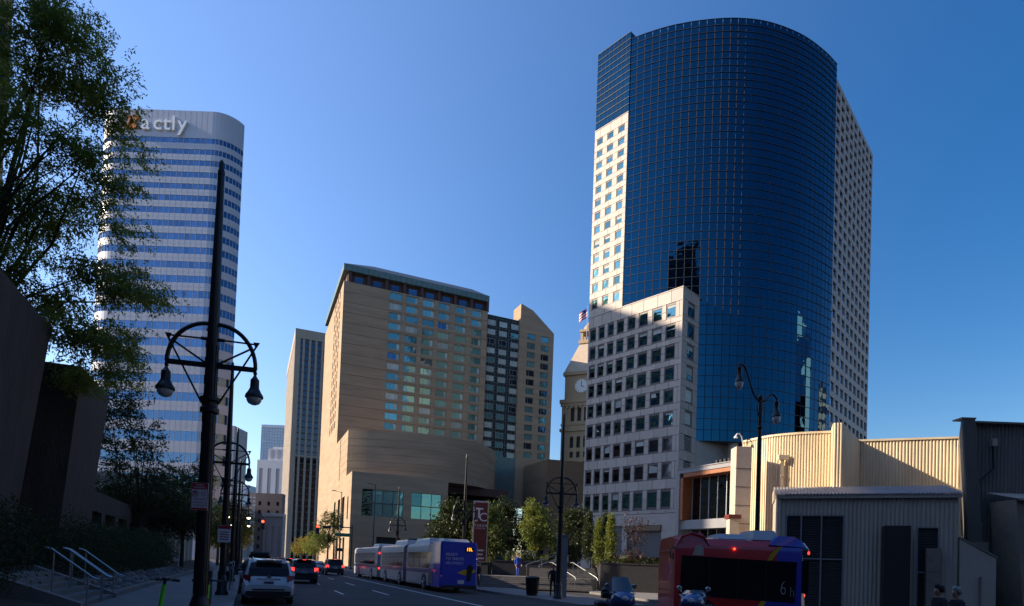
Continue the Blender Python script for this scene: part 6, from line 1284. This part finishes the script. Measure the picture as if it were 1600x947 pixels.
b = MB(); b.add([(2.85, -.011, .34), (4.3, -.011, .34), (4.3, -.011, .9), (3.05, -.011, .9)], [(0, 1, 2, 3)], 'bus_royal'); b.build('blue_skirt', sh)
b = MB(); b.add([(.02, .02, 2.5), (1.25, .02, 2.6), (1.25, SW - .05, 2.6), (.02, SW - .05, 2.5), (.3, .15, 3.06), (.95, .12, 3.14), (.95, SW - .2, 3.14), (.3, SW - .2, 3.06)], [(0, 1, 5, 4), (1, 2, 6, 5), (2, 3, 7, 6), (3, 0, 4, 7), (4, 5, 6, 7)], 'bus_red')
b.tube([(1.2, .05, 2.68), (1.0, .02, 3.0), (.6, .05, 3.12), (.25, .05, 2.98), (.02, .0, 2.6)], .03, 6, 'bus_red'); b.build('front_fairing', sh, smooth=45)
b = MB(); b.add([(3.2, .05, 2.8), (4.4, .05, 2.75), (4.4, SW - .1, 2.75), (3.2, SW - .1, 2.8), (3.55, .15, 3.12), (4.1, .15, 3.1), (4.1, SW - .2, 3.1), (3.55, SW - .2, 3.12), (4.66, .25, 2.66), (4.66, SW - .3, 2.66), (4.45, .2, 2.9), (4.45, SW - .2, 2.9)], [(0, 1, 5, 4), (3, 7, 6, 2), (3, 0, 4, 7), (4, 5, 6, 7), (5, 10, 11, 6), (1, 8, 10, 5), (8, 9, 11, 10), (1, 2, 9, 8)], 'bus_royal'); b.build('rear_fairing', sh, smooth=40)
roof_pod(sh, 1.6, 2.6, .4, 2.0, 2.97, 3.16); roof_pod(sh, 2.75, 3.7, .35, 2.1, 2.97, 3.32)
b = MB(); b.lathe([(.035, 0), (.03, -.02)], (2.02, -.012, 2.62), 10, 'red_lit', axis='y'); b.build('marker_light', sh)
b = MB(); b.add([(4.5, .3, 1.25), (4.5, SW - .3, 1.25), (4.44, SW - .35, 2.5), (4.44, .35, 2.5)], [(0, 1, 2, 3)], 'car_glass'); b.box(4.3, 4.52, -.02, .28, 1.2, 2.3, 'car_glass'); b.build('rear_window', sh)
for z in (1.12, 2.58): b = MB(); b.lathe([(.06, 0), (.05, .03)], (4.53 if z < 2 else 4.66, .35, z), 10, 'tail_lit', axis='x'); b.build('tail_light', sh)
piece('lettering', text_mesh('6', .62, .003, 'white_print', offset=-.02), sh, (3.68, -.02, 1.34), UPRIGHT, (.75, 1.15, 1)); piece('lettering', text_mesh('h', .46, .003, 'white_print', offset=-.015), sh, (3.98, -.02, 1.22), UPRIGHT, (.75, 1.1, 1))
b = MB(); b.tube([(.05, -.02, 2.55), (-.12, -.2, 2.6), (-.2, -.25, 2.45), (-.16, -.25, 2.25), (-.08, -.2, 2.2), (-.08, -.2, 2.4)], .02, 6, 'black_plastic'); b.build('mirror_arm', sh)
for x in (1.0, 3.3): b = MB(); b.lathe([(.28, -.13), (.44, -.13), (.47, -.09), (.47, .09), (.44, .13), (.28, .13)], (x, .12, .47), 22, 'rubber', axis='y'); w_ = b.build('wheel', sh, smooth=40); b = MB(); b.lathe([(.28, -.10), (.1, -.16), (.02, -.16)], (x, .12, .47), 14, 'alloy', axis='y'); b.build('rim', w_)
b = MB(); b.box(.4, 4.0, .1, SW - .1, .3, .36, 'dull_dark'); b.build('underbody', sh)
b = MB(); b.add([(.62, -.010, 2.36), (1.0, -.010, 2.36), (.98, -.010, 2.62), (.86, -.010, 2.72), (.72, -.010, 2.68)], [tuple(range(5))], 'beige_stone'); b.build('pale_patch', sh)  # pale patch on the side above the window band
# motorcycles
def motorcycle(name, label, loc, rz, body, trim, screen=1.0):
    r_ = thing(name, label, 'motorcycle', loc, rz)
    for y in (-.72, .72): b = MB(); b.lathe([(.2, -.06), (.29, -.065), (.32, -.03), (.32, .03), (.29, .065), (.2, .06)], (0, y, .32), 22, 'rubber', axis='x'); w_ = b.build('wheel', r_, smooth=40); b = MB(); b.lathe([(.2, -.04), (.05, -.07), (.05, .07), (.2, .04)], (0, y, .32), 14, 'alloy', axis='x'); b.build('rim', w_)
    b = MB(); b.tube([(-.1, .72, .32), (-.12, .5, 1.05)], .03, 8, 'chrome'); b.tube([(.1, .72, .32), (.12, .5, 1.05)], .03, 8, 'chrome'); b.build('fork', r_, smooth=50)
    b = MB(); b.cbox(-.2, .2, -.35, .4, .3, .72, .08, 'black_plastic'); b.tube([(.24, .3, .32), (.27, -.3, .32), (.27, -.95, .4)], [.04, .05, .065], 10, 'chrome'); b.build('engine', r_)
    b = MB(); S_ = [(-1.0, .10, .70, .80), (-.7, .22, .68, .86), (-.2, .20, .66, .84), (.1, .24, .66, 1.02), (.4, .30, .62, 1.12), (.72, .34, .70, 1.22), (.92, .22, .80, 1.12), (1.0, .08, .9, 1.0)]; rg = [[(w * c_, y, lerp(z0, z1, h_)) for c_, h_ in ((.55, 0), (1, .35), (.9, .75), (.4, 1), (-.4, 1), (-.9, .75), (-1, .35), (-.55, 0))] for y, w, z0, z1 in S_]
    vs = [p for q in rg for p in q]; b.add(vs, [(i * 8 + j, i * 8 + (j + 1) % 8, (i + 1) * 8 + (j + 1) % 8, (i + 1) * 8 + j) for i in range(len(rg) - 1) for j in range(8)] + [tuple(range(7, -1, -1)), tuple(range(56, 64))], body); b.build('fairing', r_, smooth=60)
    b = MB(); b.add([(-.26, .62, 1.18), (.26, .62, 1.18), (.2, .38, 1.18 + .40 * screen), (-.2, .38, 1.18 + .40 * screen), (-.36, .5, 1.14), (.36, .5, 1.14), (.28, .30, 1.14 + .31 * screen), (-.28, .30, 1.14 + .31 * screen)], [(0, 1, 2, 3), (1, 5, 6, 2), (4, 0, 3, 7)], 'moto_screen'); b.build('windscreen', r_, smooth=70)
    b = MB(); b.cbox(-.18, .18, -.65, .05, .8, .92, .05, 'black_plastic'); b.build('seat', r_)
    for sx in (-1, 1):
        b = MB(); b.cbox(min(sx * .2, sx * .46), max(sx * .2, sx * .46), -.95, -.35, .48, .86, .06, 'black_plastic'); b.build('pannier', r_); b = MB(); b.tube([(0, .45, 1.1), (sx * .3, .32, 1.14), (sx * .44, .2, 1.1)], .018, 7, 'black_plastic'); b.tube([(sx * .28, .36, 1.14), (sx * .36, .42, 1.3)], .008, 5, 'chrome'); b.lathe([(.02, 0), (.07, .02), (.06, .04)], (sx * .38, .40, 1.33), 10, 'chrome', axis='y'); b.build('handlebar', r_)
    b = MB(); b.cbox(-.24, .24, -1.05, -.62, .92, 1.26, .08, 'black_plastic'); b.build('top_box', r_)
    b = MB(); b.lathe([(.11, 0), (.10, .03), (.03, .05)], (0, .95, .98), 14, 'sign_white', axis='y'); b.build('headlight', r_)
    for k in (-1, 1): b = MB(); b.tube([(k * .3, .40, 1.1), (k * .33, .72, 1.16), (k * .18, .95, 1.06)], .014, 6, 'white_print'); b.build('trim_strip', r_)
    return r_
motorcycle('touring_motorcycle', 'pale blue and silver touring motorcycle in front of the granite planter', (3.0, 17.0, 0.004), R(184), 'moto_blue', 'moto_white')
motorcycle('blue_motorcycle', 'blue motorcycle with bright trim strips in front of the red shuttle', (5.2, 17.0, 0.004), R(158), 'moto_blue', 'navy_car', 0.25)

# =================================================================== PEOPLE
def person(name, label, loc, rz, top, legs_m, hairm='hair', stride=.25, h=1.72, arm=0.15, hand_up=False):
    r_ = thing(name, label, 'person', loc, rz); s = h / 1.72; V = []; E_ = []; RR = []
    def vtx(p, r, par=None): V.append(Vector(p) * s); RR.append(r * s); E_.append((par, len(V) - 1)) if par is not None else None; return len(V) - 1
    pe = vtx((0, 0, .95), .13); w = vtx((0, 0, 1.12), .125, pe); ch = vtx((0, .01, 1.30), .145, w); nk0 = vtx((0, 0, 1.42), .085, ch); nk = vtx((0, .01, 1.49), .052, nk0); hd = vtx((0, .025, 1.57), .078, nk); ht = vtx((0, .02, 1.655), .082, hd); vtx((0, .015, 1.70), .055, ht); vtx((0, .11, 1.575), .016, hd)
    for sx in (-1, 1):
        hp = vtx((sx * .09, 0, .90), .095, pe); y = stride * sx; kn = vtx((sx * .10, y * .55 + .03, .50), .062, hp); an_ = vtx((sx * .10, y - .02, .09), .042, kn); vtx((sx * .105, y + .07, .04), .038, an_); 
        shd = vtx((sx * .17, 0, 1.38), .062, ch); el = vtx((sx * (.22 + arm * .3), -y * .5 - .03, 1.12), .043, shd)
        wr = vtx((sx * .22, -y * .9 + .10, .90), .030, el) if not hand_up else vtx((sx * .12, .26, 1.18), .030, el)
        pm = vtx(V[wr] / s + ((V[wr] - V[el]).normalized() * .07), .032, wr); d = (V[wr] - V[el]).normalized()
        for k in range(4): f1 = vtx(V[pm] / s + d * (.055 + .006 * (k % 2)) + Vector((0, (k - 1.5) * .018, 0)), .0085, pm); vtx(V[f1] / s + d * .035 + Vector((-sx * .012, 0, 0)), .0075, f1)
        vtx(V[wr] / s + d * .05 + Vector((-sx * .01, .045, 0)), .009, wr)
    me = bpy.data.meshes.new('body'); me.from_pydata([tuple(v) for v in V], E_, []); o = bpy.data.objects.new('body', me); COL.objects.link(o)
    sk = o.modifiers.new('s', 'SKIN'); 
    for i, q in enumerate(me.skin_vertices[0].data): q.radius = (RR[i] * (1.25 if i in (pe, w, ch) else 1), RR[i] * (.85 if i in (pe, w, ch) else 1)); q.use_root = (i == 0)
    sb = o.modifiers.new('d', 'SUBSURF'); sb.levels = 1; sb.render_levels = 1
    dg = bpy.context.evaluated_depsgraph_get(); m2 = bpy.data.meshes.new_from_object(o.evaluated_get(dg)); bpy.data.objects.remove(o)
    m2.materials.clear()
    for k in (top, legs_m, 'skin', 'rubber'): m2.materials.append(M[k])
    for p in m2.polygons:
        c = p.center / s; p.use_smooth = True
        hand = abs(c.x) > .15 and c.z < .93 if not hand_up else (c.y > .25 and 1.0 < c.z < 1.3)
        p.material_index = 3 if c.z < .085 else 2 if (c.z > 1.455 or hand) else 1 if c.z < .96 and abs(c.x) < .19 else 0
    o = bpy.data.objects.new('body', m2); COL.objects.link(o); o.parent = r_
    b = MB(); rr = .098 * s; pts = []
    b.lathe([(.093, -.06), (.100, .0), (.096, .05), (.07, .095), (.03, .115), (.004, .12)], (0, 0, 0), 14, hairm); b.v = [Vector((v.x * s, (v.y * 1.1 - .012 - max(0, -v.z) * .35) * s, (v.z + 1.628 + (.04 if v.y > .05 else 0)) * s)) for v in b.v]; b.build('hair', r_, smooth=60)
    b = MB()
    for sx in (-1, 1): b.lathe([(.004, -.008), (.009, 0), (.004, .008)], (sx * .032 * s, .098 * s, 1.592 * s), 8, 'dull_dark')
    b.build('eyes', r_, kind='stuff'); b = MB(); b.box(-.02 * s, .02 * s, .095 * s, .104 * s, 1.532 * s, 1.538 * s, 'sign_red'); b.build('mouth', r_); return r_
person('person', 'person in a bright blue outfit standing on the plaza steps', (-0.05 + .55, 45.9, .95), R(200), 'blue_cloth', 'blue_cloth', stride=.1)
person('person', 'person in black standing by the red sign at the bus rear', (-2.35, 42.3, .14), R(150), 'dark_cloth', 'dark_cloth', stride=.05, h=1.78)
person('person', 'person in dark clothes standing against the stone pillar', (2.35, 33.6, .14), R(170), 'dark_cloth', 'dark_cloth', stride=.08, h=1.75)
person('person', 'dark haired pedestrian in dark jacket crossing at the lower right', (9.25, 13.0, 0), R(95), 'dark_cloth', 'dark_cloth', stride=.28, h=1.70)
person('person', 'grey haired pedestrian in dark jacket walking behind the dark haired one', (9.78, 13.2, 0), R(95), 'dark_cloth', 'dark_cloth', 'grey_hair', stride=.26, h=1.66)
bp_ = thing('backpack', 'dark backpack on the back of the person in blue on the steps', 'bag', (.42, 46.08, 2.05), R(20)); b = MB(); b.cbox(-.15, .15, -.02, .15, -.02, .42, .05, 'black_plastic'); b.build('pack', bp_); b = MB(); b.cbox(-.11, .11, .15, .21, 0.0, .2, .03, 'black_plastic'); b.build('pocket', bp_)
